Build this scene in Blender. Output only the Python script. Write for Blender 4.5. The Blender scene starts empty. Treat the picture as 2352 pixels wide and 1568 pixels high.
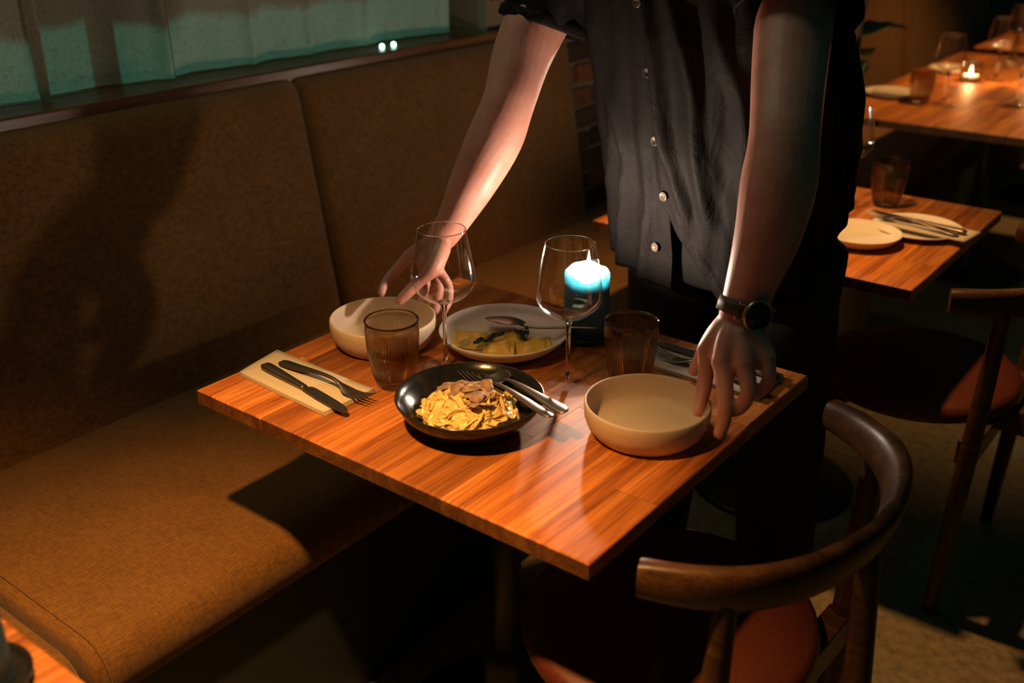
import bpy, bmesh, math, random
from mathutils import Vector, Matrix, Euler

random.seed(7)
SC = bpy.context.scene
COL = SC.collection
PI = math.pi

# ------------------------------------------------------------------ camera
cam_data = bpy.data.cameras.new('camera')
cam = bpy.data.objects.new('camera', cam_data)
COL.objects.link(cam)
cam_data.sensor_width = 36.0
cam_data.lens = 36.31
cam_data.clip_start = 0.02
cx_ = Vector((0.79041498, 0.61256502, -0.00287228))
cy_ = -Vector((0.2493103, -0.32597009, -0.9119144))
cz_ = -Vector((-0.55954314, 0.72007472, -0.41037041))
cam.matrix_world = Matrix(((cx_.x, cy_.x, cz_.x, 1.296), (cx_.y, cy_.y, cz_.y, -0.850),
                           (cx_.z, cy_.z, cz_.z, 1.482), (0, 0, 0, 1)))
cam_data.dof.use_dof = True
cam_data.dof.focus_distance = 1.66
cam_data.dof.aperture_fstop = 2.8
SC.camera = cam

# ------------------------------------------------------------------ world, lights, exposure
SC.view_settings.view_transform = 'Standard'
SC.view_settings.look = 'None'
SC.view_settings.exposure = 0.0
SC.view_settings.gamma = 1.0
SC.view_settings.use_curve_mapping = False
W = bpy.data.worlds.new('night')
SC.world = W
W.use_nodes = True
W.node_tree.nodes['Background'].inputs[0].default_value = (0.25, 1.0, 0.86, 1)
W.node_tree.nodes['Background'].inputs[1].default_value = 0.015

LAMP = (1.0, 0.48, 0.14)
def spot(name, loc, energy, half_deg, blend, radius=0.03, col=LAMP):
    d = bpy.data.lights.new(name, 'SPOT')
    d.energy = energy; d.spot_size = math.radians(half_deg * 2); d.spot_blend = blend
    d.shadow_soft_size = radius; d.color = col
    o = bpy.data.objects.new(name, d); COL.objects.link(o); o.location = loc
    return o
spot('ceiling_lamp_light', (0.415, -0.41, 1.93), 180, 39, 0.85)
spot('ceiling_lamp_light', (0.39, 1.15, 1.93), 75, 40, 0.7)
spot('ceiling_lamp_light', (0.39, 3.2, 2.0), 60, 42, 0.6)
spot('ceiling_lamp_light', (0.39, 4.7, 2.0), 60, 52, 0.6)  # fourth lamp, added to light the far bench back and farthest table
st = spot('street_lamp_light', (-3.3, 0.7, 3.0), 105, 40, 0.5, 0.05, (0.13, 1.0, 0.82))
st.rotation_euler = Vector((-2.55, 0.0, 1.85)).to_track_quat('Z', 'Y').to_euler()
shop = bpy.data.lights.new('curtain_fill_light', 'AREA')  # added fill outside the window, lifts the upper curtain
shop.energy = 8.0; shop.size = 0.4; shop.size_y = 2.6; shop.shape = 'RECTANGLE'; shop.color = (0.95, 0.95, 0.62)
so = bpy.data.objects.new('curtain_fill_light', shop); COL.objects.link(so)
so.location = (-1.12, 0.3, 2.3); so.rotation_euler = Vector((-0.30, 0.0, 1.0)).to_track_quat('Z', 'Y').to_euler()

# ------------------------------------------------------------------ helpers
def mesh_obj(name, verts, faces, mat=None, parent=None, smooth=True, loc=None):
    me = bpy.data.meshes.new(name)
    me.from_pydata([tuple(v) for v in verts], [], [tuple(f) for f in faces])
    me.update()
    if smooth:
        me.polygons.foreach_set('use_smooth', [True] * len(me.polygons))
    if mat: me.materials.append(mat)
    o = bpy.data.objects.new(name, me); COL.objects.link(o)
    if parent: o.parent = parent
    if loc: o.location = loc
    return o
def fixn(o):
    bm = bmesh.new(); bm.from_mesh(o.data)
    bmesh.ops.recalc_face_normals(bm, faces=bm.faces)
    bm.to_mesh(o.data); bm.free(); return o
def empty(name, loc=(0, 0, 0), rz=0.0):
    o = bpy.data.objects.new(name, None); COL.objects.link(o)
    o.location = loc; o.rotation_euler = (0, 0, rz); o.empty_display_size = 0.05
    return o
def tag(o, label, cat, group=None, kind=None):
    o['label'] = label; o['category'] = cat
    if group: o['group'] = group
    if kind: o['kind'] = kind
    return o
def struct(o, label=None):
    o['kind'] = 'structure'
    if label: o['label'] = label
    return o
def copy_tree(o, parent=None):
    c = o.copy(); COL.objects.link(c); c.parent = parent
    if parent: c.matrix_parent_inverse = o.matrix_parent_inverse.copy()
    for ch in o.children: copy_tree(ch, c)
    return c
def lathe(prof, seg=64, rib=None, close=False):
    """prof: list of (r, z). r=0 points collapse to a pole."""
    V, F, rows = [], [], []
    for k, (r, z) in enumerate(prof):
        if r <= 1e-6:
            rows.append([len(V)]); V.append((0, 0, z))
        else:
            row = []
            for i in range(seg):
                a = 2 * PI * i / seg
                rr = r + (rib(k, i, a) if rib else 0)
                row.append(len(V)); V.append((rr * math.cos(a), rr * math.sin(a), z))
            rows.append(row)
    n = len(rows)
    for k in range(n if close else n - 1):
        a, b = rows[k], rows[(k + 1) % n]
        for i in range(seg):
            j = (i + 1) % seg
            if len(a) == 1 and len(b) == 1: continue
            if len(a) == 1: F.append((a[0], b[j], b[i]))
            elif len(b) == 1: F.append((a[i], a[j], b[0]))
            else: F.append((a[i], a[j], b[j], b[i]))
    return V, F
def loft(rings, cap=True, closed=True):
    V, F = [], []
    n = len(rings[0])
    for r in rings: V += [tuple(p) for p in r]
    for k in range(len(rings) - 1):
        for i in range(n if closed else n - 1):
            j = (i + 1) % n
            F.append((k * n + i, k * n + j, (k + 1) * n + j, (k + 1) * n + i))
    if cap and closed:
        F.append(tuple(reversed(range(n)))); b = (len(rings) - 1) * n
        F.append(tuple(range(b, b + n)))
    return V, F
def tube(path, radii, seg=16, ell=None, up=(0, 0, 1), cap_round=True):
    """tube along path; radii scalar per point or (a,b) pairs; a along side, b along up"""
    P = [Vector(p) for p in path]; rings = []
    n = len(P)
    R = [(r, r) if not isinstance(r, (tuple, list)) else tuple(r) for r in radii]
    def ring(c, t, a, b):
        u = Vector(up); s = t.cross(u)
        if s.length < 1e-4: s = t.cross(Vector((1, 0, 0)))
        s.normalize(); w = s.cross(t).normalized()
        return [c + s * (a * math.cos(2 * PI * i / seg)) + w * (b * math.sin(2 * PI * i / seg)) for i in range(seg)]
    for k in range(n):
        t = (P[min(k + 1, n - 1)] - P[max(k - 1, 0)]).normalized()
        a, b = R[k]
        if k == 0 and cap_round:
            m = min(a, b)
            for q in (0.25, 0.6, 0.9):
                c = math.sqrt(1 - (1 - q) ** 2)
                rings.append(ring(P[0] - t * m * (1 - q), t, a * c, b * c))
        rings.append(ring(P[k], t, a, b))
        if k == n - 1 and cap_round:
            m = min(a, b)
            for q in (0.9, 0.6, 0.25):
                c = math.sqrt(1 - (1 - q) ** 2)
                rings.append(ring(P[-1] + t * m * (1 - q), t, a * c, b * c))
    return loft(rings)
def spline(pts, n):
    """Catmull-Rom through tuples of any length"""
    P = [tuple(p) for p in pts]; out = []
    m = len(P) - 1
    for k in range(n + 1):
        x = k / n * m; i = min(int(x), m - 1); t = x - i
        p0 = P[max(i - 1, 0)]; p1 = P[i]; p2 = P[i + 1]; p3 = P[min(i + 2, m)]
        out.append(tuple(0.5 * (2 * b + (c - a) * t + (2 * a - 5 * b + 4 * c - d) * t * t + (3 * b - a - 3 * c + d) * t ** 3)
                         for a, b, c, d in zip(p0, p1, p2, p3)))
    return out
def merge(parts):
    V, F = [], []
    for v, f in parts:
        b = len(V); V += list(v); F += [tuple(i + b for i in q) for q in f]
    return V, F
def rbox(x0, x1, y0, y1, z0, z1, bev=0.003, seg=2):
    bm = bmesh.new()
    vs = [bm.verts.new(p) for p in [(x0, y0, z0), (x1, y0, z0), (x1, y1, z0), (x0, y1, z0), (x0, y0, z1), (x1, y0, z1), (x1, y1, z1), (x0, y1, z1)]]
    for f in [(3, 2, 1, 0), (4, 5, 6, 7), (0, 1, 5, 4), (1, 2, 6, 5), (2, 3, 7, 6), (3, 0, 4, 7)]:
        bm.faces.new([vs[i] for i in f])
    if bev > 0:
        bmesh.ops.bevel(bm, geom=list(bm.edges), offset=bev, segments=seg, profile=0.5, affect='EDGES')
    bm.verts.index_update()
    V = [v.co.copy() for v in bm.verts]; F = [[v.index for v in f.verts] for f in bm.faces]
    bm.free(); return V, F
def box_obj(name, b, mat, parent=None, bev=0.003, smooth=False, seg=2):
    V, F = rbox(*b, bev=bev, seg=seg)
    return mesh_obj(name, V, F, mat, parent, smooth)
def smooth_by_angle(o, deg=35):
    me = o.data
    me.polygons.foreach_set('use_smooth', [True] * len(me.polygons))
    bm = bmesh.new(); bm.from_mesh(me)
    for e in bm.edges:
        if len(e.link_faces) == 2 and e.calc_face_angle(0) > math.radians(deg): e.smooth = False
    bm.to_mesh(me); bm.free(); return o

# ------------------------------------------------------------------ materials
MATS = {}
def mat_new(name):
    m = bpy.data.materials.new(name); m.use_nodes = True
    nt = m.node_tree; nt.nodes.clear()
    out = nt.nodes.new('ShaderNodeOutputMaterial')
    MATS[name] = m
    return m, nt, out
def principled(nt, out, col, rough, **kw):
    b = nt.nodes.new('ShaderNodeBsdfPrincipled')
    b.inputs['Base Color'].default_value = (*col, 1); b.inputs['Roughness'].default_value = rough
    for k, v in kw.items(): b.inputs[k].default_value = v
    nt.links.new(b.outputs[0], out.inputs[0]); return b
def coords(nt, scale=(1, 1, 1), rnd=False, kind='Object'):
    tc = nt.nodes.new('ShaderNodeTexCoord')
    mp = nt.nodes.new('ShaderNodeMapping'); mp.inputs['Scale'].default_value = scale
    src = tc.outputs[kind]
    if rnd:
        oi = nt.nodes.new('ShaderNodeObjectInfo')
        mu = nt.nodes.new('ShaderNodeVectorMath'); mu.operation = 'MULTIPLY_ADD'
        cb = nt.nodes.new('ShaderNodeCombineXYZ')
        for i in range(3): nt.links.new(oi.outputs['Random'], cb.inputs[i])
        mu.inputs[1].default_value = (37.0, 91.0, 17.0)
        nt.links.new(cb.outputs[0], mu.inputs[0]); nt.links.new(src, mu.inputs[2]); src = mu.outputs[0]
    nt.links.new(src, mp.inputs[0]); return mp.outputs[0]
def noise(nt, vec, scale, detail=4, rough=0.55, dist=0.0):
    n = nt.nodes.new('ShaderNodeTexNoise'); n.inputs['Scale'].default_value = scale
    n.inputs['Detail'].default_value = detail; n.inputs['Roughness'].default_value = rough
    n.inputs['Distortion'].default_value = dist
    nt.links.new(vec, n.inputs['Vector']); return n.outputs['Fac']
def ramp(nt, fac, stops):
    r = nt.nodes.new('ShaderNodeValToRGB')
    e = r.color_ramp.elements
    while len(e) < len(stops): e.new(0.5)
    for el, (p, c) in zip(e, stops): el.position = p; el.color = (*c, 1)
    nt.links.new(fac, r.inputs[0]); return r.outputs[0]
def mixc(nt, a, b, fac, mode='MIX'):
    m = nt.nodes.new('ShaderNodeMix'); m.data_type = 'RGBA'; m.blend_type = mode
    for sock, v in ((m.inputs[0], fac), (m.inputs[6], a), (m.inputs[7], b)):
        if isinstance(v, (int, float)): sock.default_value = v
        elif isinstance(v, tuple): sock.default_value = (*v, 1)
        else: nt.links.new(v, sock)
    return m.outputs[2]
def bump(nt, bsdf, h, strength=0.2, dist=0.002):
    b = nt.nodes.new('ShaderNodeBump'); b.inputs['Strength'].default_value = strength
    b.inputs['Distance'].default_value = dist
    nt.links.new(h, b.inputs['Height']); nt.links.new(b.outputs[0], bsdf.inputs['Normal'])

def wood(name, c_dark, c_mid, c_light, rough=0.42, axis=1, vary=0.45, sc=1.0):
    m, nt, out = mat_new(name)
    st = [22 * sc] * 3; st[axis] = 1.3 * sc
    v = coords(nt, tuple(st), True)
    n1 = noise(nt, v, 1.0, 6, 0.6, 1.2)
    st2 = [320 * sc] * 3; st2[axis] = 9 * sc
    n2 = noise(nt, coords(nt, tuple(st2), True), 1.0, 2, 0.5)
    c = ramp(nt, n1, [(0.34, c_dark), (0.5, c_mid), (0.62, c_light)])
    c = mixc(nt, c, ramp(nt, n2, [(0.35, (0.35, 0.3, 0.26)), (0.55, (1, 1, 1))]), 0.55, 'MULTIPLY')
    oi = nt.nodes.new('ShaderNodeObjectInfo')
    hv = nt.nodes.new('ShaderNodeHueSaturation')
    mr = nt.nodes.new('ShaderNodeMapRange'); mr.inputs['To Min'].default_value = 1 - vary; mr.inputs['To Max'].default_value = 1 + vary * 0.75
    nt.links.new(oi.outputs['Random'], mr.inputs['Value']); nt.links.new(mr.outputs[0], hv.inputs['Value']); nt.links.new(c, hv.inputs['Color'])
    b = principled(nt, out, c_mid, rough)
    nt.links.new(hv.outputs[0], b.inputs['Base Color'])
    b.inputs['Specular IOR Level'].default_value = 0.3
    bump(nt, b, n2, 0.25, 0.0006)
    return m
wood('oak_table', (0.24, 0.066, 0.013), (0.44, 0.145, 0.026), (0.58, 0.215, 0.045), 0.52, vary=0.45)
wood('oak_endgrain', (0.10, 0.035, 0.010), (0.15, 0.055, 0.015), (0.20, 0.080, 0.020), 0.6, vary=0.3)
wood('chair_wood', (0.05, 0.022, 0.009), (0.08, 0.036, 0.014), (0.12, 0.055, 0.022), 0.38, axis=0, vary=0.1)
wood('ledge_wood', (0.07, 0.028, 0.010), (0.11, 0.045, 0.016), (0.15, 0.065, 0.022), 0.33, vary=0.1)

def fabric(name, col, col2, s=900, b_str=0.5):
    m, nt, out = mat_new(name)
    wv = []
    for ax in (0, 1):
        sc = [60.0, 60.0, 60.0]; sc[ax] = 700.0
        wv.append(noise(nt, coords(nt, tuple(sc)), 1.0, 2, 0.6))
    big = noise(nt, coords(nt, (9, 9, 9)), 1.0, 4, 0.6)
    mx = nt.nodes.new('ShaderNodeMath'); mx.operation = 'ADD'
    nt.links.new(wv[0], mx.inputs[0]); nt.links.new(wv[1], mx.inputs[1])
    hf = nt.nodes.new('ShaderNodeMath'); hf.operation = 'MULTIPLY'; hf.inputs[1].default_value = 0.5
    nt.links.new(mx.outputs[0], hf.inputs[0])
    c = ramp(nt, hf.outputs[0], [(0.36, col2), (0.62, col)])
    c = mixc(nt, c, ramp(nt, big, [(0.3, (0.75, 0.72, 0.68)), (0.7, (1, 1, 1))]), 0.7, 'MULTIPLY')
    b = principled(nt, out, col, 0.85)
    b.inputs['Sheen Weight'].default_value = 0.15
    b.inputs['Specular IOR Level'].default_value = 0.2
    nt.links.new(c, b.inputs['Base Color'])
    bump(nt, b, hf.outputs[0], b_str, 0.0015)
    return m
fabric('bench_fabric', (0.205, 0.096, 0.021), (0.095, 0.043, 0.009))

def simple(name, col, rough=0.5, nz=None, bmp=0.0, nscale=30, **kw):
    m, nt, out = mat_new(name)
    b = principled(nt, out, col, rough, **kw)
    v = coords(nt)
    f = noise(nt, v, nscale, 4, 0.6)
    d = nz if nz is not None else 0.12
    c = ramp(nt, f, [(0.3, tuple(x * (1 - d) for x in col)), (0.7, tuple(min(1, x * (1 + d)) for x in col))])
    nt.links.new(c, b.inputs['Base Color'])
    if bmp: bump(nt, b, f, bmp, 0.002)
    return m
simple('black_metal', (0.012, 0.013, 0.013), 0.5)
simple('steel', (0.26, 0.215, 0.185), 0.36, nz=0.05, Metallic=1.0)
simple('dark_steel', (0.20, 0.17, 0.14), 0.42, nz=0.08, Metallic=1.0)
simple('stoneware', (0.66, 0.54, 0.40), 0.55, nz=0.05, bmp=0.06, nscale=120)
simple('grey_glaze', (0.56, 0.53, 0.47), 0.38, nz=0.05, nscale=160)
simple('black_glaze', (0.012, 0.013, 0.013), 0.18, nz=0.3, bmp=0.08, nscale=140)
simple('white_china', (0.72, 0.66, 0.56), 0.2, nz=0.03)
simple('napkin_paper', (0.50, 0.44, 0.34), 0.9, nz=0.06, nscale=200, bmp=0.1)
simple('floor_stone', (0.22, 0.175, 0.10), 0.8, nz=0.35, bmp=0.15, nscale=45)
simple('dark_paint', (0.014, 0.022, 0.020), 0.7)
simple('plaster', (0.45, 0.40, 0.30), 0.85)
simple('teal_paint', (0.05, 0.22, 0.20), 0.7)
simple('mortar', (0.22, 0.17, 0.11), 0.95, nz=0.2, bmp=0.4, nscale=60)
simple('leather_red', (0.095, 0.020, 0.009), 0.45, nz=0.15, bmp=0.1, nscale=150)
simple('trouser_cloth', (0.005, 0.0065, 0.0065), 0.9)
simple('shoe_leather', (0.008, 0.008, 0.008), 0.4)
simple('watch_strap', (0.07, 0.04, 0.02), 0.6, bmp=0.1, nscale=300)
simple('watch_steel', (0.45, 0.36, 0.27), 0.3, Metallic=1.0)
simple('watch_dial', (0.008, 0.01, 0.01), 0.25)
simple('watch_mark', (0.12, 0.11, 0.09), 0.4)
simple('button_horn', (0.16, 0.13, 0.10), 0.25, nz=0.3, nscale=200)
simple('hair', (0.03, 0.018, 0.01), 0.6, bmp=0.4, nscale=200)
simple('wick', (0.01, 0.01, 0.01), 0.9)
simple('pot_clay', (0.12, 0.09, 0.07), 0.8)
simple('leaf_green', (0.012, 0.07, 0.022), 0.45, nz=0.3)
simple('plant_stem', (0.04, 0.05, 0.02), 0.7)
simple('soil', (0.02, 0.014, 0.009), 0.95, nz=0.4, bmp=0.5)
simple('nail', (0.50, 0.22, 0.16), 0.35, nz=0.04)

def brick_mat():
    m, nt, out = mat_new('brick_clay')
    f = noise(nt, coords(nt, (1, 1, 1), True), 40, 5, 0.65)
    oi = nt.nodes.new('ShaderNodeObjectInfo')
    base = ramp(nt, oi.outputs['Random'], [(0.0, (0.035, 0.025, 0.018)), (0.35, (0.10, 0.055, 0.03)), (0.65, (0.24, 0.085, 0.03)), (1.0, (0.15, 0.10, 0.065))])
    c = mixc(nt, base, ramp(nt, f, [(0.3, (0.5, 0.5, 0.5)), (0.7, (1.1, 1.1, 1.1))]), 0.8, 'MULTIPLY')
    b = principled(nt, out, (0.2, 0.1, 0.05), 0.9)
    nt.links.new(c, b.inputs['Base Color']); bump(nt, b, f, 0.5, 0.004)
brick_mat()

def skin_mat():
    m, nt, out = mat_new('skin')
    b = principled(nt, out, (0.60, 0.27, 0.20), 0.48)
    f = noise(nt, coords(nt), 18, 5, 0.6)
    g = noise(nt, coords(nt), 260, 3, 0.6)
    c = ramp(nt, f, [(0.3, (0.62, 0.26, 0.195)), (0.7, (0.75, 0.40, 0.32))])
    nt.links.new(c, b.inputs['Base Color'])
    b.inputs['Subsurface Weight'].default_value = 0.25
    b.inputs['Subsurface Radius'].default_value = (1.0, 0.35, 0.2)
    b.inputs['Subsurface Scale'].default_value = 0.006
    bump(nt, b, g, 0.12, 0.0008)
skin_mat()

def shirt_mat():
    m, nt, out = mat_new('black_linen')
    a = noise(nt, coords(nt, (900, 900, 90)), 1.0, 2)
    b2 = noise(nt, coords(nt, (90, 90, 900)), 1.0, 2)
    mx = nt.nodes.new('ShaderNodeMath'); mx.operation = 'ADD'
    nt.links.new(a, mx.inputs[0]); nt.links.new(b2, mx.inputs[1])
    c = ramp(nt, mx.outputs[0], [(0.7, (0.005, 0.0048, 0.0052)), (1.3, (0.0135, 0.0125, 0.013))])
    b = principled(nt, out, (0.02, 0.02, 0.02), 0.66)
    b.inputs['Specular IOR Level'].default_value = 0.12
    nt.links.new(c, b.inputs['Base Color'])
    big = noise(nt, coords(nt, (26, 26, 9)), 1.0, 4, 0.6, 0.6)
    ad = nt.nodes.new('ShaderNodeMath'); ad.operation = 'MULTIPLY_ADD'; ad.inputs[1].default_value = 0.06
    nt.links.new(mx.outputs[0], ad.inputs[0]); nt.links.new(big, ad.inputs[2])
    bump(nt, b, ad.outputs[0], 0.45, 0.012)
shirt_mat()

def thin_glass(name, tint, gloss_rough=0.02, ior=1.5, boost=1.0):
    """thin-walled glass: light passes straight through, Fresnel reflection on top"""
    m, nt, out = mat_new(name)
    tr = nt.nodes.new('ShaderNodeBsdfTransparent')
    f0 = noise(nt, coords(nt), 8, 2)
    tc = ramp(nt, f0, [(0.0, tuple(x * 0.98 for x in tint)), (1.0, tint)])
    nt.links.new(tc, tr.inputs[0])
    gl = nt.nodes.new('ShaderNodeBsdfGlossy'); gl.inputs['Roughness'].default_value = gloss_rough
    gl.inputs['Color'].default_value = (1, 1, 1, 1)
    fr = nt.nodes.new('ShaderNodeFresnel')
    ge = nt.nodes.new('ShaderNodeNewGeometry'); mi = nt.nodes.new('ShaderNodeMapRange')
    mi.inputs['To Min'].default_value = ior; mi.inputs['To Max'].default_value = 1 / ior   # the same thin-wall reflectance from both sides
    nt.links.new(ge.outputs['Backfacing'], mi.inputs['Value']); nt.links.new(mi.outputs[0], fr.inputs['IOR'])
    mu = nt.nodes.new('ShaderNodeMath'); mu.operation = 'MULTIPLY'; mu.inputs[1].default_value = boost; mu.use_clamp = True
    nt.links.new(fr.outputs[0], mu.inputs[0])
    mx = nt.nodes.new('ShaderNodeMixShader')
    nt.links.new(mu.outputs[0], mx.inputs[0]); nt.links.new(tr.outputs[0], mx.inputs[1]); nt.links.new(gl.outputs[0], mx.inputs[2])
    nt.links.new(mx.outputs[0], out.inputs[0]); return m
thin_glass('crystal', (0.985, 0.98, 0.97), 0.01)

thin_glass('votive_glass', (0.80, 0.70, 0.56), 0.03)
thin_glass('window_glass', (0.95, 0.97, 0.97), 0.01)
def solid_glass():
    m, nt, out = mat_new('solid_glass')
    b = principled(nt, out, (0.98, 0.97, 0.96), 0.02)
    b.inputs['Transmission Weight'].default_value = 1.0; b.inputs['IOR'].default_value = 1.5
solid_glass()
def smoke_glass():
    m, nt, out = mat_new('smoke_glass')
    b = principled(nt, out, (0.60, 0.50, 0.39), 0.03)
    c = ramp(nt, noise(nt, coords(nt), 20, 2), [(0.0, (0.58, 0.48, 0.37)), (1.0, (0.62, 0.52, 0.41))])
    nt.links.new(c, b.inputs['Base Color'])
    b.inputs['Transmission Weight'].default_value = 1.0; b.inputs['IOR'].default_value = 1.42
smoke_glass()

def wax_mat():
    m, nt, out = mat_new('teal_wax')
    b = principled(nt, out, (0.055, 0.125, 0.150), 0.45)
    f = noise(nt, coords(nt), 22, 3)
    c = ramp(nt, f, [(0.3, (0.045, 0.115, 0.140)), (0.7, (0.06, 0.135, 0.16))])
    nt.links.new(c, b.inputs['Base Color'])
    b.inputs['Subsurface Weight'].default_value = 1.0
    b.inputs['Subsurface Radius'].default_value = (0.7, 1.0, 1.05)
    b.inputs['Subsurface Scale'].default_value = 0.030
wax_mat()
simple('wax_pool', (0.40, 0.55, 0.56), 0.15, nz=0.03)

def flame_mat():
    m, nt, out = mat_new('flame')
    tr = nt.nodes.new('ShaderNodeBsdfTransparent')
    em = nt.nodes.new('ShaderNodeEmission')
    f = noise(nt, coords(nt), 30, 1)
    c = ramp(nt, f, [(0.0, (1, 0.86, 0.66)), (1.0, (1, 0.93, 0.8))])
    nt.links.new(c, em.inputs[0]); em.inputs[1].default_value = 9.0
    ad = nt.nodes.new('ShaderNodeAddShader')
    nt.links.new(tr.outputs[0], ad.inputs[0]); nt.links.new(em.outputs[0], ad.inputs[1]); nt.links.new(ad.outputs[0], out.inputs[0])
flame_mat()
def lampglow():
    m, nt, out = mat_new('lamp_glow')
    em = nt.nodes.new('ShaderNodeEmission')
    f = noise(nt, coords(nt), 30, 1)
    c = ramp(nt, f, [(0.0, (0.5, 1.0, 0.85)), (1.0, (0.6, 1.0, 0.9))])
    nt.links.new(c, em.inputs[0]); em.inputs[1].default_value = 6.0
    nt.links.new(em.outputs[0], out.inputs[0])
lampglow()

def curtain_mat():
    m, nt, out = mat_new('sheer_linen')
    wv = noise(nt, coords(nt, (400, 400, 60)), 1.0, 2)
    wh = noise(nt, coords(nt, (60, 60, 500)), 1.0, 2)
    mx = nt.nodes.new('ShaderNodeMath'); mx.operation = 'ADD'
    nt.links.new(wv, mx.inputs[0]); nt.links.new(wh, mx.inputs[1])
    c = ramp(nt, mx.outputs[0], [(0.75, (0.42, 0.38, 0.30)), (1.25, (0.62, 0.58, 0.47))])
    df = nt.nodes.new('ShaderNodeBsdfDiffuse'); tl = nt.nodes.new('ShaderNodeBsdfTranslucent'); tr = nt.nodes.new('ShaderNodeBsdfTransparent')
    nt.links.new(c, df.inputs[0]); nt.links.new(c, tl.inputs[0])
    m1 = nt.nodes.new('ShaderNodeMixShader'); m1.inputs[0].default_value = 0.5
    nt.links.new(df.outputs[0], m1.inputs[1]); nt.links.new(tl.outputs[0], m1.inputs[2])
    m2 = nt.nodes.new('ShaderNodeMixShader'); m2.inputs[0].default_value = 0.12
    nt.links.new(m1.outputs[0], m2.inputs[1]); nt.links.new(tr.outputs[0], m2.inputs[2])
    nt.links.new(m2.outputs[0], out.inputs[0])
curtain_mat()

def pasta_mat(name, dark, light, rough):
    m, nt, out = mat_new(name)
    f = noise(nt, coords(nt), 55, 5, 0.65)
    g = noise(nt, coords(nt), 420, 2, 0.5)
    c = ramp(nt, f, [(0.28, dark), (0.62, light)])
    c = mixc(nt, c, ramp(nt, g, [(0.27, (0.35, 0.28, 0.18)), (0.34, (1, 1, 1))]), 0.7, 'MULTIPLY')
    b = principled(nt, out, light, rough)
    b.inputs['Subsurface Weight'].default_value = 0.15; b.inputs['Subsurface Scale'].default_value = 0.004
    nt.links.new(c, b.inputs['Base Color']); bump(nt, b, f, 0.25, 0.002)
pasta_mat('egg_pasta', (0.60, 0.38, 0.09), (0.80, 0.60, 0.22), 0.28)
pasta_mat('ravioli_dough', (0.46, 0.28, 0.025), (0.62, 0.42, 0.055), 0.42)
pasta_mat('truffle', (0.13, 0.065, 0.03), (0.36, 0.23, 0.13), 0.65)
pasta_mat('fried_herb', (0.004, 0.012, 0.006), (0.012, 0.03, 0.014), 0.25)
pasta_mat('sauce', (0.40, 0.22, 0.035), (0.55, 0.36, 0.08), 0.12)
M = MATS
T = 0.74

# ------------------------------------------------------------------ the room
V, F = rbox(-1.0, 6.0, -3.0, 10.0, -0.1, 0.0, bev=0)
struct(mesh_obj('floor', V, F, M['floor_stone'], smooth=False), 'rough grey brown stone floor')
# brick wall behind the benches: below the window and beyond it
wl = struct(box_obj('wall_left', (-0.98, -0.70, 1.60, 10.0, 0.0, 3.2), M['mortar'], bev=0), 'old brick wall beyond the curtained window')
struct(box_obj('wall_parapet', (-0.98, -0.72, -3.0, 1.60, 0.0, 1.03), M['plaster'], bev=0), 'low wall under the curtained window')
bm_ = rbox(-0.012, 0.010, -0.1025, 0.1025, -0.0315, 0.0315, bev=0.005, seg=1)
brick0 = None
for r in range(16):
    z = 0.42 + r * 0.076
    for k in range(7):
        y = 1.715 + k * 0.221 + (0.11 if r % 2 else 0.0)
        if y + 0.1 > 3.0: continue
        if brick0 is None:
            brick0 = mesh_obj('brick', bm_[0], bm_[1], M['brick_clay'], wl, False); b = brick0
        else:
            b = brick0.copy(); COL.objects.link(b)
        b.location = (-0.69 + random.uniform(-0.004, 0.004), y + random.uniform(-.003, .003), z + random.uniform(-.003, .003))
        b.rotation_euler = (random.uniform(-.02, .02), 0, random.uniform(-.03, .03))
        b.scale = (1, random.uniform(.95, 1.01), random.uniform(.93, 1.02))
struct(box_obj('trim_1', (-0.86, -0.655, -3.0, 1.93, 1.03, 1.068), M['ledge_wood'], bev=0.004), 'dark wooden ledge along the top of the bench')
# window with frame, mullions, panes
win = struct(empty('window_1', (-0.93, 0.0, 1.05)), 'shop window behind the curtain')
for n, b in [('window_frame', (-0.03, 0.03, -1.6, 1.60, 0.0, 0.05)), ('window_frame', (-0.03, 0.03, -1.6, 1.60, 1.9, 1.96)),
             ('window_frame', (-0.03, 0.03, -1.6, -1.54, 0.0, 1.96)), ('window_frame', (-0.03, 0.03, 1.54, 1.60, 0.0, 1.96)),
             ('mullion', (-0.025, 0.025, 0.40, 0.45, 0.05, 1.9)), ('mullion', (-0.025, 0.025, -0.60, -0.55, 0.05, 1.9))]:
    box_obj(n, b, M['dark_paint'], win, bev=0.003)
for y0, y1 in ((-1.54, -0.60), (-0.55, 0.40), (0.45, 1.54)):
    box_obj('pane', (-0.004, 0.004, y0, y1, 0.05, 1.9), M['window_glass'], win, bev=0)
# the street side: unseen board added to shade the upper curtain from the lamp
struct(box_obj('shade_board', (-1.24, -1.20, -3.0, 4.0, 1.525, 3.2), M['dark_paint'], bev=0.004), 'dark board outside the window, added to cut the street light')
struct(box_obj('wall_outside', (-6.0, -5.8, -6.0, 9.0, -0.1, 5.0), M['plaster'], bev=0), 'plaster facade across the street')
struct(box_obj('wall_back', (-1.0, 6.0, 9.9, 10.0, 0, 3.2), M['dark_paint'], bev=0), 'dark wall at the far end')

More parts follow.
